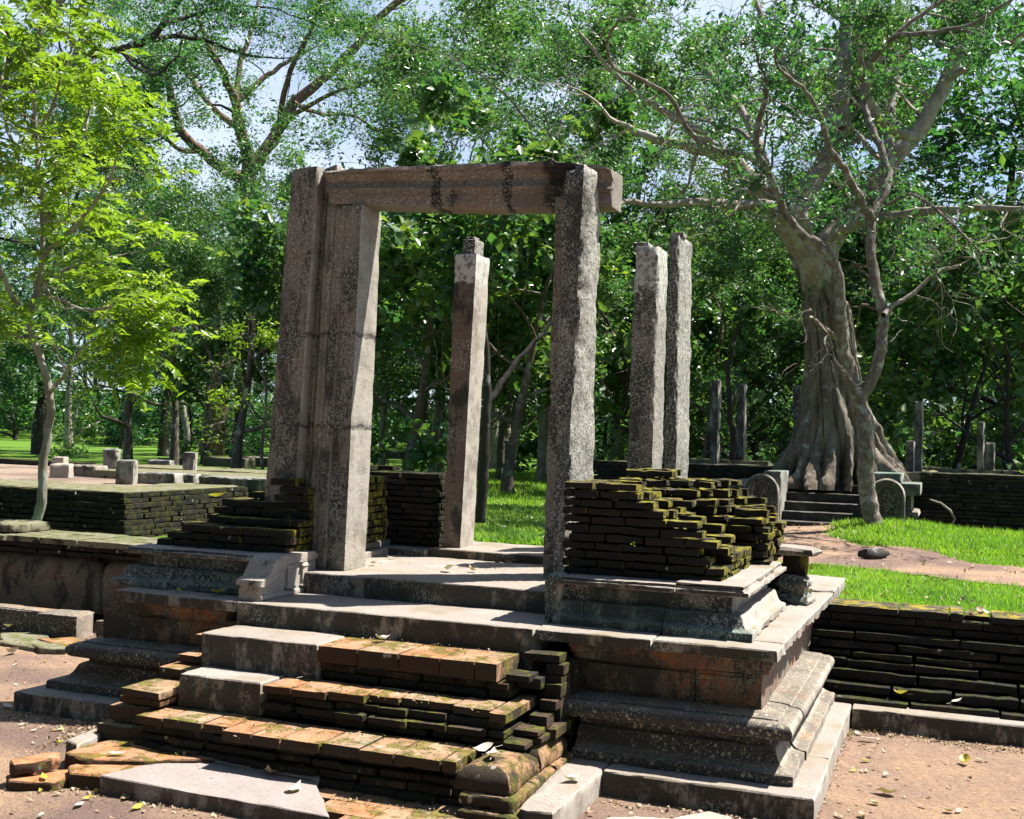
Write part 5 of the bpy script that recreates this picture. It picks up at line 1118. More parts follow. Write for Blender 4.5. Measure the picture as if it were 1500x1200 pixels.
# --- sapling with bright pinnate foliage, left foreground
def frond_leaves(C, D, rng, nleaf=9, L=0.34, size=0.085):
    """pinnate sprays: leaflets set along a curved stalk"""
    out = []; dirs = []
    for p, d in zip(C, D):
        d = norm(d); s = norm(np.cross(d, [0, 0, 1])); 
        for k in range(nleaf):
            t = (k+0.6)/nleaf; q = p+d*L*t+np.array([0, 0, -0.16*L*t*t*2])
            for sg in (-1, 1):
                dr = s*sg+d*0.55+np.array([0, 0, -0.25]); out.append(q+norm(dr)*size*0.5*(1.1-0.4*t)); dirs.append(dr*2.2)
    return np.array(out), np.array(dirs)
def sapling():
    rng = np.random.RandomState(31); Y = 9.9
    b = at(50, 772, Y=Y); o = thing('sapling', (b[0], Y, ZI), 'young tree with bright yellow green feathery foliage and thin crooked trunk at left', 'tree')
    parts = []; L = []
    def A(pix, r, dep=0.0, keep=True):
        q = limb(pix, Y, r, dep); parts.append(tube(q[0], q[1], 9, 0.06))
        if keep: L.append(q)
    A([(46, 782), (52, 765), (64, 725), (62, 690), (68, 650), (74, 610), (73, 570), (62, 530), (50, 500), (42, 470), (52, 430), (60, 400), (64, 340), (60, 280), (52, 200), (50, 120), (60, 40)], (7.5, 2.5), 0, False)
    A([(42, 470), (20, 440), (5, 400), (-20, 350), (-50, 280)], (5, 2), -1)
    A([(73, 575), (92, 552), (108, 528), (125, 505), (145, 495)], (3.2, 1.4), -0.8)
    A([(52, 430), (85, 400), (120, 385), (150, 380), (178, 374)], (3.5, 1.4), 0.6)
    A([(60, 380), (100, 340), (130, 310), (160, 270), (172, 215)], (3.5, 1.4), -0.8)
    A([(64, 330), (90, 280), (120, 230), (130, 170), (140, 110)], (3.5, 1.4), 1.0)
    A([(60, 290), (30, 240), (10, 190), (0, 120), (10, 60)], (3.5, 1.4), 1.0)
    A([(50, 500), (20, 490), (-10, 470)], (3, 1.4), 0.4)
    A([(52, 200), (80, 150), (95, 90), (110, 60)], (2.6, 1.2), -1)
    A([(52, 430), (90, 440), (120, 455), (150, 452), (182, 446)], (3, 1.2), -0.5)
    tubes = []; tips = []
    L.append(limb([(60, 400), (64, 340), (60, 280), (52, 200), (50, 120), (60, 40)], Y, (5, 3)))
    twigs(L, rng, tubes, tips, every=0.22, L=0.42, maxl=2, start=0.15, r=0.45, wob=0.22, up=0.05, kids=(2, 4), spread=0.9, shrink=0.8)
    V, F = merge(parts); mesh('trunk', V, F, BARK_L, o, 60); V, F = merge(tubes); mesh('twigs', V, F, BARK, o, 60)
    C0 = clump(tip_leaves(tips, 7.5, 0.10, rng), rng, 2.2, -0.25, 0.2); D = rng.normal(size=C0.shape); D[:, 2] = D[:, 2]*0.3-0.05
    C, dd = frond_leaves(C0, D, rng, 7, 0.30, 0.10); 
    leaf_mesh('crown', C, 0.098, LF_YEL, o, rng, up=0.9, asp=0.40, out_dir=dd, colfield=np.clip(0.55+0.8*fbm(C*1.6, 2), 0, 1), curl=0.15)
    return len(C)
n3 = sapling()

# --- old spreading rain tree behind, top left; sky shows between its limbs
def rain_tree():
    rng = np.random.RandomState(5); Y = 44.0
    b = at(312, 668, Y=Y); o = thing('rain_tree', (b[0], Y, ZI), 'huge old spreading tree with thick red brown trunk and bare dark limbs against the sky', 'tree')
    parts = []; L = []
    def A(pix, r, dep=0.0, keep=True):
        q = limb(pix, Y, r, dep); parts.append(tube(q[0], q[1], 10, 0.08))
        if keep: L.append(q)
    A([(310, 676), (312, 650), (316, 600), (322, 560), (336, 500), (345, 440), (350, 380), (356, 320), (362, 262)], (19, 11), 0, False)
    A([(360, 290), (366, 235), (352, 190), (346, 150), (330, 110), (305, 70), (290, 20)], (11, 3.5), -3)
    A([(352, 190), (310, 160), (270, 100), (240, 60), (200, 20)], (5, 2.5), 4)
    A([(362, 260), (384, 225), (408, 190), (430, 150), (470, 120), (520, 70), (560, 20), (600, -10)], (10, 5), 3)
    A([(408, 190), (415, 140), (430, 90), (455, 50), (470, 0)], (5, 2.5), -4)
    A([(386, 226), (406, 195), (440, 160), (500, 130), (545, 118)], (5, 2), -4)
    A([(362, 265), (330, 250), (290, 220), (262, 190), (252, 140), (240, 100), (210, 70)], (9, 4), -4)
    A([(346, 150), (380, 120), (420, 90), (440, 80)], (5, 2), 3)
    A([(346, 150), (352, 90), (370, 40), (380, -10)], (5, 2), 2)
    A([(262, 190), (225, 200), (190, 185), (150, 180)], (4, 2), 4)
    A([(290, 220), (270, 225), (225, 190), (205, 140)], (4, 2), -3)
    A([(430, 150), (470, 170), (510, 165), (555, 190)], (3.5, 1.5), 4)
    tubes = []; tips = []
    twigs(L, rng, tubes, tips, every=0.95, L=2.1, maxl=3, start=0.45, r=0.3, wob=0.24, up=0.04, kids=(2, 4), spread=0.9, shrink=0.7)
    V, F = merge(parts); mesh('trunk', V, F, BARK_R, o, 60); V, F = merge(tubes); mesh('branches', V, F, BARK_D, o, 60)
    C = clump(tip_leaves(tips, 95, 0.40, rng, flat=0.3), rng, 0.5, -0.2, 0.15); C = C[C[:, 2] > 9.5]
    leaf_mesh('crown', C, 0.13, LF_DK, o, rng, up=0.5, asp=0.45)
    return len(C)
n4 = rain_tree()
def overhanging():
    rng = np.random.RandomState(15); Y = 24.0
    x0 = at(-190, 650, Y=Y)[0]; o = thing('overhanging_tree', (x0, Y, ZI), 'dark limbed tree reaching in over the upper left corner, its trunk outside the frame', 'tree')
    parts = []; L = []
    def A(pix, r, dep=0.0, keep=True):
        q = limb(pix, Y, r, dep); parts.append(tube(q[0], q[1], 9, 0.07))
        if keep: L.append(q)
    A([(-190, 690), (-188, 600), (-180, 450), (-150, 300), (-90, 200), (-20, 150)], (20, 10), 0, False)
    A([(-20, 150), (30, 120), (80, 92), (130, 80), (175, 74), (215, 60), (238, 38), (262, 0), (280, -30)], (8, 3.5), -1)
    A([(215, 60), (260, 52), (305, 60), (345, 76), (380, 84)], (4, 1.8), 2)
    A([(110, 85), (122, 50), (118, 10), (112, -30)], (5, 2.5), 1)
    A([(-20, 150), (40, 60), (90, 5), (110, -30)], (6, 3), 2)
    A([(175, 74), (205, 105), (235, 110), (262, 80)], (3, 1.4), -2)
    A([(20, 125), (70, 130), (105, 100), (140, 40), (170, 0)], (4.5, 2), 3)
    A([(238, 38), (290, 20), (340, 8), (400, 12)], (3.4, 1.5), 2)
    tubes = []; tips = []
    twigs(L, rng, tubes, tips, every=0.6, L=1.25, maxl=3, start=0.2, r=0.35, wob=0.22, up=0.05, kids=(2, 4), spread=0.95, shrink=0.7)
    V, F = merge(parts); mesh('trunk', V, F, BARK_D, o, 60); V, F = merge(tubes); mesh('branches', V, F, BARK_D, o, 60)
    C = clump(tip_leaves(tips, 60, 0.22, rng, flat=0.35), rng, 0.9, -0.2, 0.2); C = C[C[:, 2] > 8.6]
    leaf_mesh('crown', C, 0.095, LF_DK, o, rng, up=0.6, asp=0.45)
    return len(C)
overhanging()

# --- templates for the other trees
nk = [kind('feathery', 1, 9, 0.16, BARK, LF_GREY, maxl=4, first=0.25, limbs=8, L1=0.40, per=150, sig=0.18, size=0.115, droop=0.3, elev=(0.1, 0.7)),
      kind('broad', 2, 8, 0.15, BARK, LF_BIG, maxl=4, first=0.22, limbs=8, L1=0.38, per=54, sig=0.2, size=0.24, asp=0.62, elev=(0.15, 0.9), upl=0.5),
      kind('dense', 3, 11, 0.22, BARK_D, LF_DK, maxl=4, first=0.2, limbs=9, L1=0.38, per=125, sig=0.25, size=0.19, asp=0.5, elev=(0.0, 0.8)),
      kind('airy', 4, 12, 0.17, BARK_L, LF_GREY, maxl=4, first=0.4, limbs=7, L1=0.36, per=125, sig=0.2, size=0.115, elev=(0.3, 1.0), wob=0.22),
      kind('young', 6, 5, 0.06, BARK, LF_YEL, maxl=3, first=0.3, limbs=7, L1=0.3, per=60, sig=0.12, size=0.13, elev=(0.2, 0.8)),
      kind('bushy', 7, 4.5, 0.09, BARK_D, LF_BIG, maxl=3, first=0.08, limbs=10, L1=0.46, per=75, sig=0.2, size=0.20, asp=0.6, elev=(0.0, 0.9), upl=0.6),
      kind('tall_dark', 8, 14, 0.24, BARK_D, LF_DK, maxl=4, first=0.45, limbs=8, L1=0.32, per=80, sig=0.28, size=0.2, asp=0.5, elev=(0.2, 1.0))]
print('LEAVES', n1, n2, n3, n4, nk)
def T(nm, px, Y, s, rot, label, cat='tree', name='tree', group=None, sz=1.0, zb=None):
    x = at(px, 650, Y=Y)[0]; zz = ZI if zb is None else zb
    if zb is None and Y > 55: zz = float(lz(np.array([x]), np.array([Y]))[0])
    return place(nm, (x, Y, zz), s, rot, label, cat, name, group, sz)
# near and middle distance, each its own label
T('feathery', 345, 24, 0.80, 0.3, 'grey green feathery tree standing left of the door frame, behind the platform', name='feathery_tree')
T('feathery', 255, 30, 0.85, 2.3, 'feathery tree behind the bright sapling, lower branches hanging over the lawn', name='feathery_tree')
T('young', 385, 20, 0.75, 4.3, 'small bright bush close to the left jamb of the doorway', name='young_tree')
T('broad', 600, 24, 0.92, 1.0, 'tree with large bright leaves rising above the middle of the lintel', name='broad_leaved_tree')
T('broad', 500, 26, 0.86, 3.4, 'broad leaved tree behind the left end of the lintel', name='broad_leaved_tree')
T('broad', 745, 23, 0.88, 2.0, 'broad leaved tree showing through the right half of the doorway', name='broad_leaved_tree')
T('broad', 700, 33, 0.95, 5.0, 'dense broad leaved tree seen behind the lone pillar', name='broad_leaved_tree')
T('airy', 640, 34, 1.25, 0.5, 'tall airy tree with thin grey leaves high above the lintel', name='airy_tree')
T('airy', 800, 31, 1.2, 2.5, 'tall airy tree above the right end of the lintel', name='airy_tree')
T('airy', 560, 31, 0.62, 4.1, 'thin tree with orange tinted trunk seen through the doorway', name='airy_tree')
T('airy', 720, 42, 1.5, 1.1, 'very tall thin leaved tree far above the middle of the lintel', name='airy_tree')
T('airy', 900, 38, 1.3, 5.1, 'tall thin leaved tree above the pair of rough pillars', name='airy_tree')
T('feathery', 905, 30, 0.95, 1.5, 'feathery tree between the right jamb and the pair of rough pillars', name='feathery_tree')
T('feathery', 850, 38, 1.1, 3.9, 'taller feathery tree behind the right jamb', name='feathery_tree')
T('dense', 985, 36, 0.85, 0.7, 'dark tree standing behind the pair of rough pillars', name='dark_tree')
T('bushy', 1075, 27, 0.95, 0.2, 'dark multi stemmed tree between the thin terrace pillars and the fig tree', name='dark_tree')
T('feathery', 1035, 26, 0.66, 5.2, 'green feathery tree beside the leftmost terrace pillar', name='feathery_tree')
T('broad', 1135, 29, 0.70, 0.9, 'broad leaved tree just left of the fig trunk', name='broad_leaved_tree')
T('bushy', 1390, 24, 1.05, 1.2, 'large leaved bluish green bush overhanging the right terrace', name='bushy_tree')
T('bushy', 1490, 22.5, 1.0, 2.9, 'large leaved bush at the right edge above the terrace', name='bushy_tree')
T('bushy', 1330, 28, 1.15, 4.4, 'bush with broad leaves just right of the fig trunk', name='bushy_tree')
T('tall_dark', 1470, 33, 0.95, 1.9, 'tall dark tree filling the upper right corner', name='dark_tree')
T('dense', 1560, 27, 0.95, 0.4, 'dark dense tree partly outside the right edge', name='dark_tree')
T('tall_dark', 60, 36, 1.15, 3.0, 'tall dark tree behind the sapling at the upper left', name='dark_tree')
T('feathery', 190, 27, 0.82, 5.0, 'grey green feathery tree between the sapling and the left jamb, its crown touching both', name='feathery_tree')
T('feathery', 300, 33, 0.82, 1.9, 'tall feathery tree in front of the red trunked giant', name='feathery_tree')
T('feathery', 420, 30, 0.85, 0.9, 'feathery tree whose crown meets the top of the left jamb', name='feathery_tree')
T('dense', 240, 40, 0.95, 2.2, 'dark crown filling the wood edge left of the giant trunk', name='dark_tree')
T('airy', 470, 52, 0.95, 2.9, 'airy tree behind the left end of the lintel, against the sky', name='airy_tree')
T('airy', 100, 45, 1.1, 3.6, 'airy tall tree between sapling and the red trunked giant', name='airy_tree')
# thin bare trunks that stand out
def bare(px, yb, pts, r, Y, label, mat=BARK, zb=None):
    q = limb(pts, Y, r); tag(mesh('slim_trunk', *tube(q[0], q[1], 8, 0.05), mat, None, 60), label, 'trunk')
q1 = limb([(702, 765), (708, 700), (712, 640), (712, 590), (714, 540), (708, 480), (700, 400)], 13.5, (9, 4)); q2 = limb([(713, 590), (735, 560), (755, 532), (785, 500), (812, 470), (850, 440)], 13.5, (5, 2), 1.0)
tag(mesh('slim_trunk', *merge([tube(q1[0], q1[1], 9, 0.06), tube(q2[0], q2[1], 7, 0.06)]), BARK_D, None, 60), 'dark trunk close behind the lone pillar with one limb rising to the right', 'trunk')
bare(735, 0, [(731, 702), (738, 620), (744, 550), (735, 480), (725, 430)], (6.5, 3), 27, 'straight slim grey trunk on the lawn seen inside the doorway', BARK)
bare(612, 0, [(608, 676), (612, 640), (618, 590), (626, 540), (630, 500)], (5, 2.5), 30, 'slim brown trunk left of the lone pillar, beyond the doorway', BARK_R)
bare(1080, 0, [(1073, 676), (1075, 640), (1070, 590), (1066, 550), (1072, 510), (1085, 470)], (5.5, 3), 21, 'thin leaning dark trunk crossing in front of the second terrace pillar', BARK_D)
bare(270, 0, [(267, 670), (275, 640), (268, 600), (262, 560), (250, 530)], (5.5, 2.5), 38, 'pale grey forked trunk left of the red trunked giant', BARK_L)
bare(345, 0, [(341, 678), (346, 640), (350, 600), (352, 560)], (7, 4), 36, 'dark trunk right of the red trunked giant', BARK_D)
bare(180, 0, [(178, 660), (182, 620), (190, 590), (196, 560)], (4.5, 3), 48, 'dark straight trunk on the far lawn left of centre', BARK_D)
bare(108, 0, [(103, 656), (106, 625), (112, 598), (118, 585)], (3, 2), 55, 'thin pale leaning trunk on the far lawn by the sapling', BARK_L)
bare(900, 0, [(862, 700), (900, 640), (925, 560), (905, 500), (870, 440)], (4, 2), 25, 'thin dark branch like trunk between jamb and rough pillars', BARK_D)
# the wood beyond
rng = np.random.RandomState(99); names = {'feathery': 'feathery_tree', 'dense': 'dark_tree', 'tall_dark': 'dark_tree', 'broad': 'broad_leaved_tree', 'bushy': 'bushy_tree', 'airy': 'airy_tree'}
adj = {'feathery': 'feathery grey green tree', 'dense': 'dark dense tree', 'tall_dark': 'tall dark tree', 'broad': 'broad leaved tree', 'bushy': 'low leafy tree', 'airy': 'thin airy tree'}
zones = [(-400, 'at the far left edge'), (20, 'behind the bright sapling'), (120, 'right of the sapling trunk'), (200, 'above the upright stone posts'), (290, 'beside the red trunked giant'), (380, 'just left of the left jamb'), (470, 'behind the left jamb'), (560, 'in the left half of the doorway'), (640, 'left of the lone pillar'), (700, 'right of the lone pillar'), (780, 'behind the right jamb'), (880, 'left of the rough pillar pair'), (960, 'behind the rough pillar pair'), (1020, 'by the thin terrace pillars'), (1110, 'left of the fig trunk'), (1190, 'behind the fig trunk'), (1270, 'right of the slender forked trunk'), (1350, 'behind the tall dark terrace pillar'), (1430, 'at the right end of the terrace'), (1500, 'beyond the right edge')]
def wood_label(k, px, row):
    z = [b for a, b in zones if px >= a][-1]; return '%s in the %s row, %s' % (adj[k], row, z)
lbls = {'feathery': 'feathery grey green tree in the wood behind the ruins', 'dense': 'dark dense tree in the wood behind the ruins', 'tall_dark': 'tall dark tree in the wood behind the ruins', 'broad': 'broad leaved tree in the wood behind the ruins', 'bushy': 'low leafy tree at the foot of the wood behind the ruins', 'airy': 'thin airy tree in the wood behind the ruins'}
for Y, n, kinds_, smin, smax in ((50, 13, ('bushy', 'feathery', 'dense'), 0.7, 1.0), (60, 15, ('dense', 'broad', 'feathery', 'bushy'), 0.9, 1.2), (74, 16, ('dense', 'feathery', 'tall_dark'), 1.0, 1.3), (95, 16, ('dense', 'tall_dark'), 1.1, 1.5)):
    for i in range(n):
        px = -150+1800*(i+rng.uniform(-0.3, 0.3)+0.5)/n; k = kinds_[rng.randint(len(kinds_))]; s = rng.uniform(smin, smax)
        if 150 < px < 560: s *= 0.88
        if Y == 50 and px < 430: continue
        T(k, px, Y+rng.uniform(-4, 4), s*(1.5 if k == 'bushy' else 1), rng.uniform(0, 6.28), wood_label(k, px, {50: 'second', 60: 'third', 74: 'fourth', 95: 'last'}[Y]), 'tree', names[k], 'trees of the wood behind')
for i, px in enumerate((880, 960, 1010, 1110, 1180, 1250, 1300, 1365, 1420, 1475, 1530)):
    k = ('bushy', 'dense', 'bushy', 'broad')[i % 4]
    T(k, px, 33+3*(i % 3), (0.95, 0.75, 0.85, 0.9)[i % 4], i*1.3, wood_label(k, px, 'first'), 'tree', names[k], 'trees of the wood behind')
# unseen rest of the wood, added behind the camera to block low sky
for i, (x, y, s_) in enumerate(((-12, -5, 1.0), (-8, -9, 1.1), (-4, -10, 1.15), (0, -9, 1.1), (4, -9, 1.1), (8, -7, 1.05), (11, -3, 0.95), (-15, 0, 0.9), (-6, -14, 1.3), (3, -14, 1.3))):
    place('dense', (x, y, 0), s_, i*1.7, 'unseen dark tree of the wood, added behind the camera to block low sky', 'tree', 'dark_tree', 'unseen trees added behind the camera')
# dark undergrowth in the depth of the wood
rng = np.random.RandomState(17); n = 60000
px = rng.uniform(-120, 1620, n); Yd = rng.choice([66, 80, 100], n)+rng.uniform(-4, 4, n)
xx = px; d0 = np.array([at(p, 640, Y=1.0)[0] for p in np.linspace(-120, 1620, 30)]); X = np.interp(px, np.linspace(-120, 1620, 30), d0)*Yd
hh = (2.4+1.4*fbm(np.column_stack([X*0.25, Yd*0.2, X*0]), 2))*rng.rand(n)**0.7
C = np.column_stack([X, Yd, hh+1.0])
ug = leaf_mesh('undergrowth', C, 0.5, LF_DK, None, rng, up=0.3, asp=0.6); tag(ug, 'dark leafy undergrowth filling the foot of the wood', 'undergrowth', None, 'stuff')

# ================================================================== GRASS, GROUND COVER, LEAVES
def blades(name, C, h, w, mat, rng, lean=0.35, label='', flat=False):
    n = len(C); a = rng.uniform(0, 6.28, n); s = np.column_stack([np.cos(a), np.sin(a), 0*a])*w
    ln = rng.normal(size=(n, 3))*lean; ln[:, 2] = 1; hh = h*(1+0.4*rng.normal(size=n)).clip(.3, 1.9)
    tip = C+ln/np.linalg.norm(ln, axis=1, keepdims=True)*hh[:, None]
    V = np.stack([C-s, C+s, tip], 1).reshape(-1, 3); F = np.arange(3*n).reshape(-1, 3)
    c = np.clip(rng.beta(2, 2, n)*0.6+0.4*(0.5+0.9*fbm(np.column_stack([C[:, :2]*1.3, C[:, :1]*0]), 2)), 0, 1)
    o = mesh(name, V, F, mat, None, None, c); tag(o, label, 'grass', None, 'stuff'); return o
def on_lawn(pixpoly_x, pixpoly_y, n, rng):
    px = rng.uniform(*pixpoly_x, n); py = pixpoly_y[0]+(pixpoly_y[1]-pixpoly_y[0])*rng.rand(n)
    d = FW[None]+RT[None]*((px-750)/FPX)[:, None]-UP[None]*((py-600)/FPX)[:, None]; t = (ZI-EYE)/d[:, 2]
    return np.column_stack([d[:, 0]*t, d[:, 1]*t])
rng = np.random.RandomState(6)
xy = np.column_stack([rng.uniform(-2.2, 4.5, 150000), rng.uniform(8.35, 15.5, 150000)])
keep = ~PIN(xy[:, 0], xy[:, 1], ) if False else None
def not_in(o, xy):
    c = np.zeros(len(xy), bool); j = len(o)-1
    for i in range(len(o)):
        xi, yi = o[i]; xj, yj = o[j]
        cond = ((yi > xy[:, 1]) != (yj > xy[:, 1])) & (xy[:, 0] < (xj-xi)*(xy[:, 1]-yi)/(yj-yi+1e-12)+xi); c ^= cond; j = i
    return ~c
xy = xy[not_in(PO, xy+rng.normal(size=xy.shape)*0.05)]; xy = xy[rng.rand(len(xy)) < np.clip(13.5/xy[:, 1], 0, 1)**2]
xy = xy[rng.rand(len(xy)) < np.clip(1.05+1.6*fbm(np.column_stack([xy*1.1, xy[:, :1]*0]), 3), 0.25, 1)]
C = np.column_stack([xy, lz(xy[:, 0], xy[:, 1])])
blades('grass', C, 0.045, 0.006, GRASS, rng, 0.5, 'bright sunlit grass growing behind the right brick wall')
xy = np.column_stack([rng.uniform(-2.0, 4.5, 60000), rng.uniform(14.6, 19.0, 60000)]); xy = xy[not_in(PO, xy+rng.normal(size=xy.shape)*0.06) & not_in(PO2, xy+rng.normal(size=xy.shape)*0.08)]
xy = xy[(lz(xy[:, 0], xy[:, 1]) > ZI+0.02)]
C = np.column_stack([xy, lz(xy[:, 0], xy[:, 1])]); blades('grass', C, 0.07, 0.010, GRASS, rng, 0.5, 'grass on the low bank at the foot of the slender tree')
xy = on_lawn((690, 800), (690, 800), 26000, rng); C = np.column_stack([xy, lz(xy[:, 0], xy[:, 1])])
blades('grass', C, 0.10, 0.014, GRASS, rng, 0.7, 'grass seen through the doorway behind the rear sill')
xy = on_lawn((695, 800), (745, 798), 4500, rng); C = np.column_stack([xy, lz(xy[:, 0], xy[:, 1])+0.05*rng.rand(len(xy))+0.02])
o = leaf_mesh('ground_cover', C, 0.085, LF_BIG, None, rng, up=1.2, asp=0.7); tag(o, 'low leafy weeds in the shaded grass behind the doorway', 'weeds', None, 'stuff')

# --- fallen leaves
def fallen(mat, seed, L=0.09, asp=0.5, curl=0.3, stalk=True):
    rng = np.random.RandomState(seed); n = 9; t = np.linspace(0, 1, n); w = asp*L*np.sin(np.pi*t**0.8)*(1-0.35*t)*0.55
    V = []; 
    for i in range(n):
        z = curl*L*(t[i]-0.5)**2*2+0.003; e = curl*L*0.6*(w[i]/L)**1*2
        V += [(t[i]*L-L/2, -w[i], z+e), (t[i]*L-L/2, 0, z), (t[i]*L-L/2, w[i], z+e*rng.uniform(0.3, 1.4))]
    V = np.array(V); F = []
    for i in range(n-1):
        for j in (0, 1): a = i*3+j; F.append([a, a+1, a+4, a+3])
    F = np.array(F)
    if stalk:
        b = len(V); V = np.concatenate([V, [(-L/2, -0.0012, 0.004), (-L/2, 0.0012, 0.004), (-L/2-0.45*L, 0.0012, 0.006), (-L/2-0.45*L, -0.0012, 0.006)]]); F = np.concatenate([F, [[b, b+1, b+2, b+3]]])
    m = mesh('fallen_leaf', V, F, mat, None, 180, np.full(len(F), rng.uniform(0.2, 0.95))); COL.objects.unlink(m); return m.data, m
LV = {}
for nm, mt, sd0 in (('dry', DRY, 1), ('yel', YLEAF, 20), ('pale', WLEAF, 40)):
    LV[nm] = [fallen(mt, sd0+i, 0.075+0.012*i, 0.45+0.05*i, 0.2+0.12*i)[0] for i in range(4)]
def put_leaf(k, p, label, rng, s=1.0, tilt=0.25, group=None, i=None, rz=None):
    o = bpy.data.objects.new('fallen_leaf', LV[k][rng.randint(4) if i is None else i]); COL.objects.link(o)
    o.location = [float(v) for v in p]; o.rotation_euler = (rng.normal()*tilt, rng.normal()*tilt, rng.uniform(0, 6.28) if rz is None else rz); o.scale = (s, s, s)
    tag(o, label, 'leaf', group)
rng = np.random.RandomState(44)
for (k, x, y, z, s, lb_) in (
    ('yel', 638, 1001, 0.425, 1.2, 'round yellow leaf standing on the middle brick step'), ('yel', 262, 866, 0.722, 0.9, 'small orange yellow leaf on the ledge of the left pedestal'),
    ('yel', 320, 870, 0.724, 1.15, 'bright yellow leaf on the ledge beside the left guard stone'), ('yel', 320, 728, 1.24, 1.5, 'yellow leaf hanging on the mossy bricks of the left pedestal'),
    ('yel', 64, 1140, 0.04, 1.0, 'long yellow leaf on the footing bricks, lower left'), ('pale', 707, 1101, 0.258, 1.1, 'pale curled leaf near the right end of the lowest step'),
    ('pale', 722, 1108, 0.258, 1.5, 'bleached folded leaf at the broken corner of the lowest step'), ('pale', 560, 938, 0.598, 0.8, 'small white leaf on the topmost brick step'),
    ('pale', 455, 990, 0.425, 1.4, 'dry curled leaf on the middle brick step above the gap'), ('dry', 395, 1136, 0.07, 1.3, 'dark edged curled leaf lying on the broken threshold slab'),
    ('pale', 432, 1160, 0.07, 1.2, 'broad pale leaf on the broken threshold slab'), ('pale', 172, 1106, 0.10, 1.2, 'whitish leaf on the mossy brick at left of the slab'),
    ('pale', 838, 1145, 0.118, 0.9, 'white leaf with long stalk on the cheek stone'), ('dry', 908, 838, 0.99, 1.2, 'brown and yellow leaf standing on the right cornice'),
    ('pale', 1272, 1084, 0.0, 1.5, 'large pinkish leaf on the dirt near the right kerb'), ('yel', 1290, 1069, 0.0, 1.0, 'narrow yellow leaf on the dirt along the right kerb'),
    ('yel', 1318, 1018, 0.215, 1.1, 'yellow leaf on the lower ledge of the right brick wall'), ('pale', 1402, 1028, 0.215, 1.0, 'white torn leaf on the ledge of the right brick wall'),
    ('pale', 12, 1037, 0.0, 1.4, 'pale leaf by the left end of the left plinth'), ('pale', 14, 920, 0.03, 1.5, 'whitish leaf at the foot of the left kerb'),
    ('dry', 190, 1168, 0.0, 1.2, 'brown leaf leaning on the front of the broken slab'), ('yel', 200, 1186, 0.0, 0.9, 'small yellow leaf on the dirt before the broken slab'),
    ('pale', 115, 1182, 0.0, 1.1, 'pale leaf on the dirt at the bottom left'), ('pale', 20, 957, 0.0, 1.2, 'pale leaf lying on the sunny dirt near the left edge'),
    ('dry', 745, 826, 0.85, 0.8, 'upright dry leaf on the floor slab near the right jamb'), ('dry', 727, 826, 0.85, 0.7, 'dark curled leaf on the floor slab below the rear sill'),
    ('pale', 655, 836, 0.85, 1.0, 'flat pale leaf in the middle of the floor slab'), ('dry', 690, 836, 0.85, 0.7, 'small brown leaf on the floor slab left of the upright one'),
    ('pale', 548, 827, 0.85, 0.9, 'white leaf on the floor slab by the foot of the left jamb'), ('pale', 573, 818, 0.85, 0.9, 'pale stalked leaf on the floor slab below the left sill'),
    ('yel', 1415, 1118, 0.0, 0.9, 'pale yellow narrow leaf alone on the right dirt'), ('dry', 1295, 1163, 0.0, 1.2, 'curled brown leaf on the dirt at lower right'),
    ('pale', 500, 745, 1.0, 0.1, '')):
    if not lb_: continue
    p = at(x, y, Z=z); put_leaf(k, (p[0], p[1], z+0.004), lb_, rng, s, 0.35 if k == 'dry' else 0.15)
G = 'small leaves scattered on the dirt'
for i in range(150):
    zone = rng.randint(5)
    if zone == 0: x, y = rng.uniform(70, 200), rng.uniform(1050, 1105)
    elif zone == 1: x, y = rng.uniform(1255, 1500), rng.uniform(1062, 1200)
    elif zone == 2: x, y = rng.uniform(0, 130), rng.uniform(950, 1110)
    elif zone == 3: x, y = rng.uniform(1215, 1300), rng.uniform(1055, 1200)
    else: x, y = rng.uniform(20, 330), rng.uniform(1150, 1200)
    p = at(x, y, Z=0.0)
    if -5.2 < p[0] < -0.5 and 5.35 < p[1]: continue
    if -4.12 < p[0] < -1.5 and p[1] > 4.42: continue
    k = ('dry', 'dry', 'pale', 'dry', 'dry', 'yel')[rng.randint(6)]
    where = ('by the left plinth', 'on the right hand dirt below the long kerb', 'near the left edge of the picture', 'beside the right pedestal plinth', 'in front of the broken threshold slab')[zone]
    put_leaf(k, (p[0], p[1], 0.006+float(fz(p[:1], p[1:2])[0])), {'dry': 'small brown leaf', 'pale': 'small pale leaf', 'yel': 'small yellowed leaf'}[k]+' in the litter '+where, rng, rng.uniform(0.2, 0.6), 0.2, G)
for i in range(40):
    x, y = rng.uniform(810, 1190), rng.uniform(1150, 1200); p = at(x, y, Z=0.0)
    if p[1] > 5.38: continue
    put_leaf('dry', (p[0], p[1], 0.008), 'small brown leaf on the dirt before the front of the right plinth', rng, rng.uniform(0.25, 0.6), 0.2, G)
def litter(pix, n, seed, z=0.0, sp=0.05):
    rng = np.random.RandomState(seed); C = []
    for _ in range(n):
        k = rng.randint(len(pix)-1); t = rng.rand(); x = pix[k][0]*(1-t)+pix[k+1][0]*t; y = pix[k][1]*(1-t)+pix[k+1][1]*t; p = at(x, y, Z=z); p[:2] += np.abs(rng.normal(size=2))*[-0.3, -1]*sp+rng.normal(size=2)*0.01
        p[2] = z+0.004+0.006*rng.rand()+float(fz(p[:1], p[1:2])[0])*(z == 0); C.append(p)
    return np.array(C)
rng = np.random.RandomState(71)
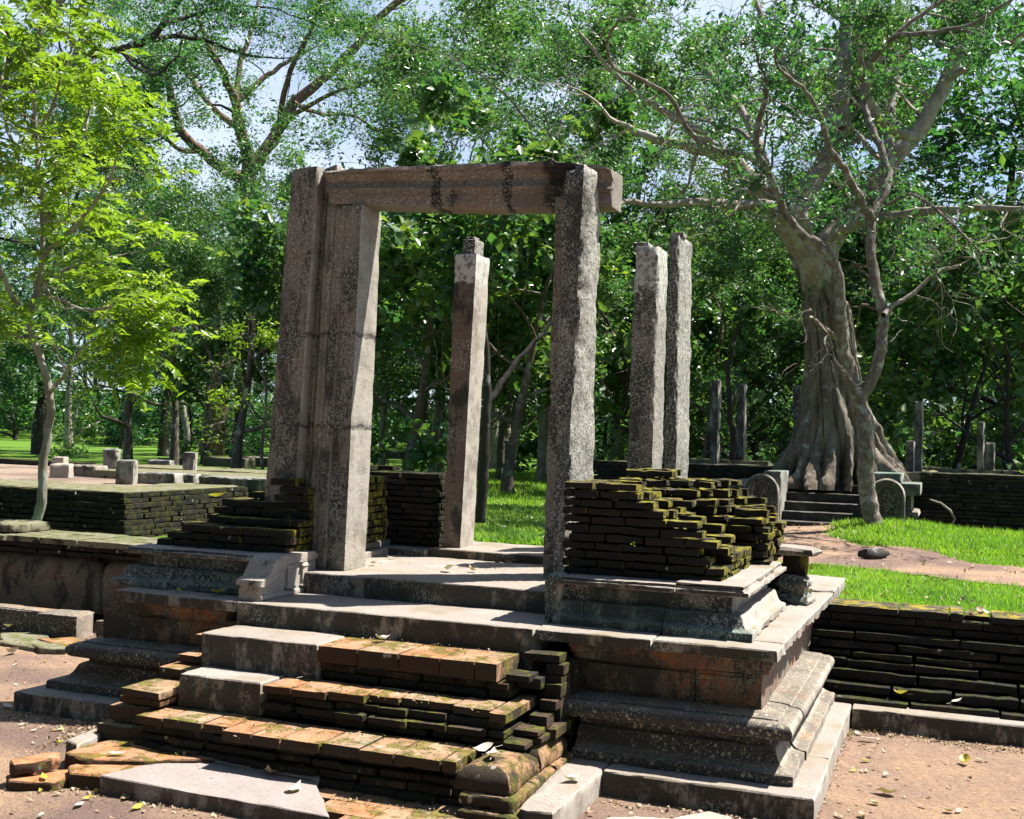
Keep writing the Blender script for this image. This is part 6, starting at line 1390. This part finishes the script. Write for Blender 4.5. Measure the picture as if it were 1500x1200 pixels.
C = np.concatenate([litter([(1250, 1066), (1500, 1098)], 260, 1), litter([(1196, 1196), (1250, 1066)], 160, 2), litter([(22, 1040), (170, 1066)], 220, 3, sp=0.12), litter([(0, 940), (110, 952)], 90, 4), litter([(10, 1146), (150, 1160), (330, 1196)], 160, 5), litter([(882, 1172), (1190, 1206)], 120, 6), litter([(100, 1090), (190, 1040)], 200, 7, sp=0.15)])
tag(leaf_mesh('litter', C, 0.022, DRY, None, rng, up=1.6, asp=0.5), 'dry leaf crumbs and bark drifted against the stone edges', 'litter', None, 'stuff')
C = np.concatenate([litter([(470, 925), (750, 955)], 50, 11, 0.594, 0.1), litter([(450, 1000), (740, 1035)], 70, 12, 0.419, 0.1), litter([(260, 1045), (740, 1100)], 90, 13, 0.254, 0.1), litter([(480, 1165), (760, 1195)], 70, 14, 0.05, 0.1), litter([(560, 822), (780, 835)], 60, 15, 0.843, 0.2)])
tag(leaf_mesh('litter', C, 0.014, DRY, None, rng, up=1.6, asp=0.5), 'tiny dry crumbs lying on the treads and the floor slab', 'litter', None, 'stuff')
rng = np.random.RandomState(72); xy = np.column_stack([rng.uniform(-2.2, 4.5, 900), rng.uniform(8.4, 18.5, 900)]); C = np.column_stack([xy, lz(xy[:, 0], xy[:, 1])+0.03+0.015*rng.rand(900)])
tag(leaf_mesh('litter', C, 0.045, DRY, None, rng, up=1.4, asp=0.5), 'dry leaves dropped on the lawn and the earth path', 'litter', None, 'stuff')
pn = at(1441, 903, Y=8.04); rng = np.random.RandomState(5)
for q in range(7): put_leaf(('dry', 'pale')[q % 2], (0.175+rng.uniform(-.05, .05), 8.03+rng.uniform(-.02, .05), 0.642+0.006*q), 'dry leaf caught in the notch of the right wall coping', rng, 0.7, 0.4, 'leaves in the wall notch')
# pebbles: gravel strewn on the dirt
rng = np.random.RandomState(3); n = 2600
P = np.column_stack([rng.uniform(-9, 1.6, n), rng.uniform(3.3, 8.2, n)]); P = P[fbm(np.column_stack([P*0.8, P[:, :1]*0]), 2) > -0.2]
oct_v = np.array([(1, 0, 0), (0, 1, 0), (-1, 0, 0), (0, -1, 0), (0.2, 0.1, 0.75), (0, 0, -.5)]); oct_f = np.array([(0, 1, 4), (1, 2, 4), (2, 3, 4), (3, 0, 4), (1, 0, 5), (2, 1, 5), (3, 2, 5), (0, 3, 5)])
s = (0.003+0.012*rng.rand(len(P))**4)[:, None, None]; V = (oct_v[None]*(0.7+0.6*rng.rand(len(P), 6, 1)))*s+np.column_stack([P, fz(P[:, 0], P[:, 1])+0.001])[:, None]
F = (oct_f[None]+(np.arange(len(P))*6)[:, None, None]).reshape(-1, 3)
tag(mesh('gravel', V.reshape(-1, 3), F, DIRT, None, None), 'small grit and pebbles strewn over the red dirt', 'gravel', None, 'stuff')
# pale flat stone at the bottom of the picture and a few weeds
Pq = [tuple(at(x, y, Z=0.03)[:2]) for x, y in ((880, 1215), (890, 1199), (930, 1196), (985, 1199), (1040, 1190), (1070, 1198), (1075, 1225))][::-1]
tag(poly_block('flat_stone', Pq[::-1], -0.02, 0.035, GRAN_P, None, step=0.02, chip=0.012, amp=0.006, seed=401), 'pale flat stone half buried in the dirt at the bottom edge', 'stone')
def weed(px, py, z, n, s, label, seed):
    rng = np.random.RandomState(seed); p = at(px, py, Z=z); C = p+rng.normal(size=(n, 3))*[s, s, s*0.5]+[0, 0, s*0.8]
    tag(leaf_mesh('weed', C, s*0.9, LF_YEL, None, rng, up=0.6, asp=0.7), label, 'weed')
weed(1232, 1012, 0.13, 26, 0.035, 'small bright weed growing between right pedestal and kerb', 1)
weed(345, 1100, 0.09, 14, 0.015, 'tiny weed sprouting behind the broken threshold slab', 2)
weed(265, 1110, 0.08, 16, 0.018, 'tuft of weed at the upper left corner of the broken slab', 3)
weed(928, 800, 1.15, 6, 0.012, 'tiny plant clinging to the dark front of the right masonry', 4)
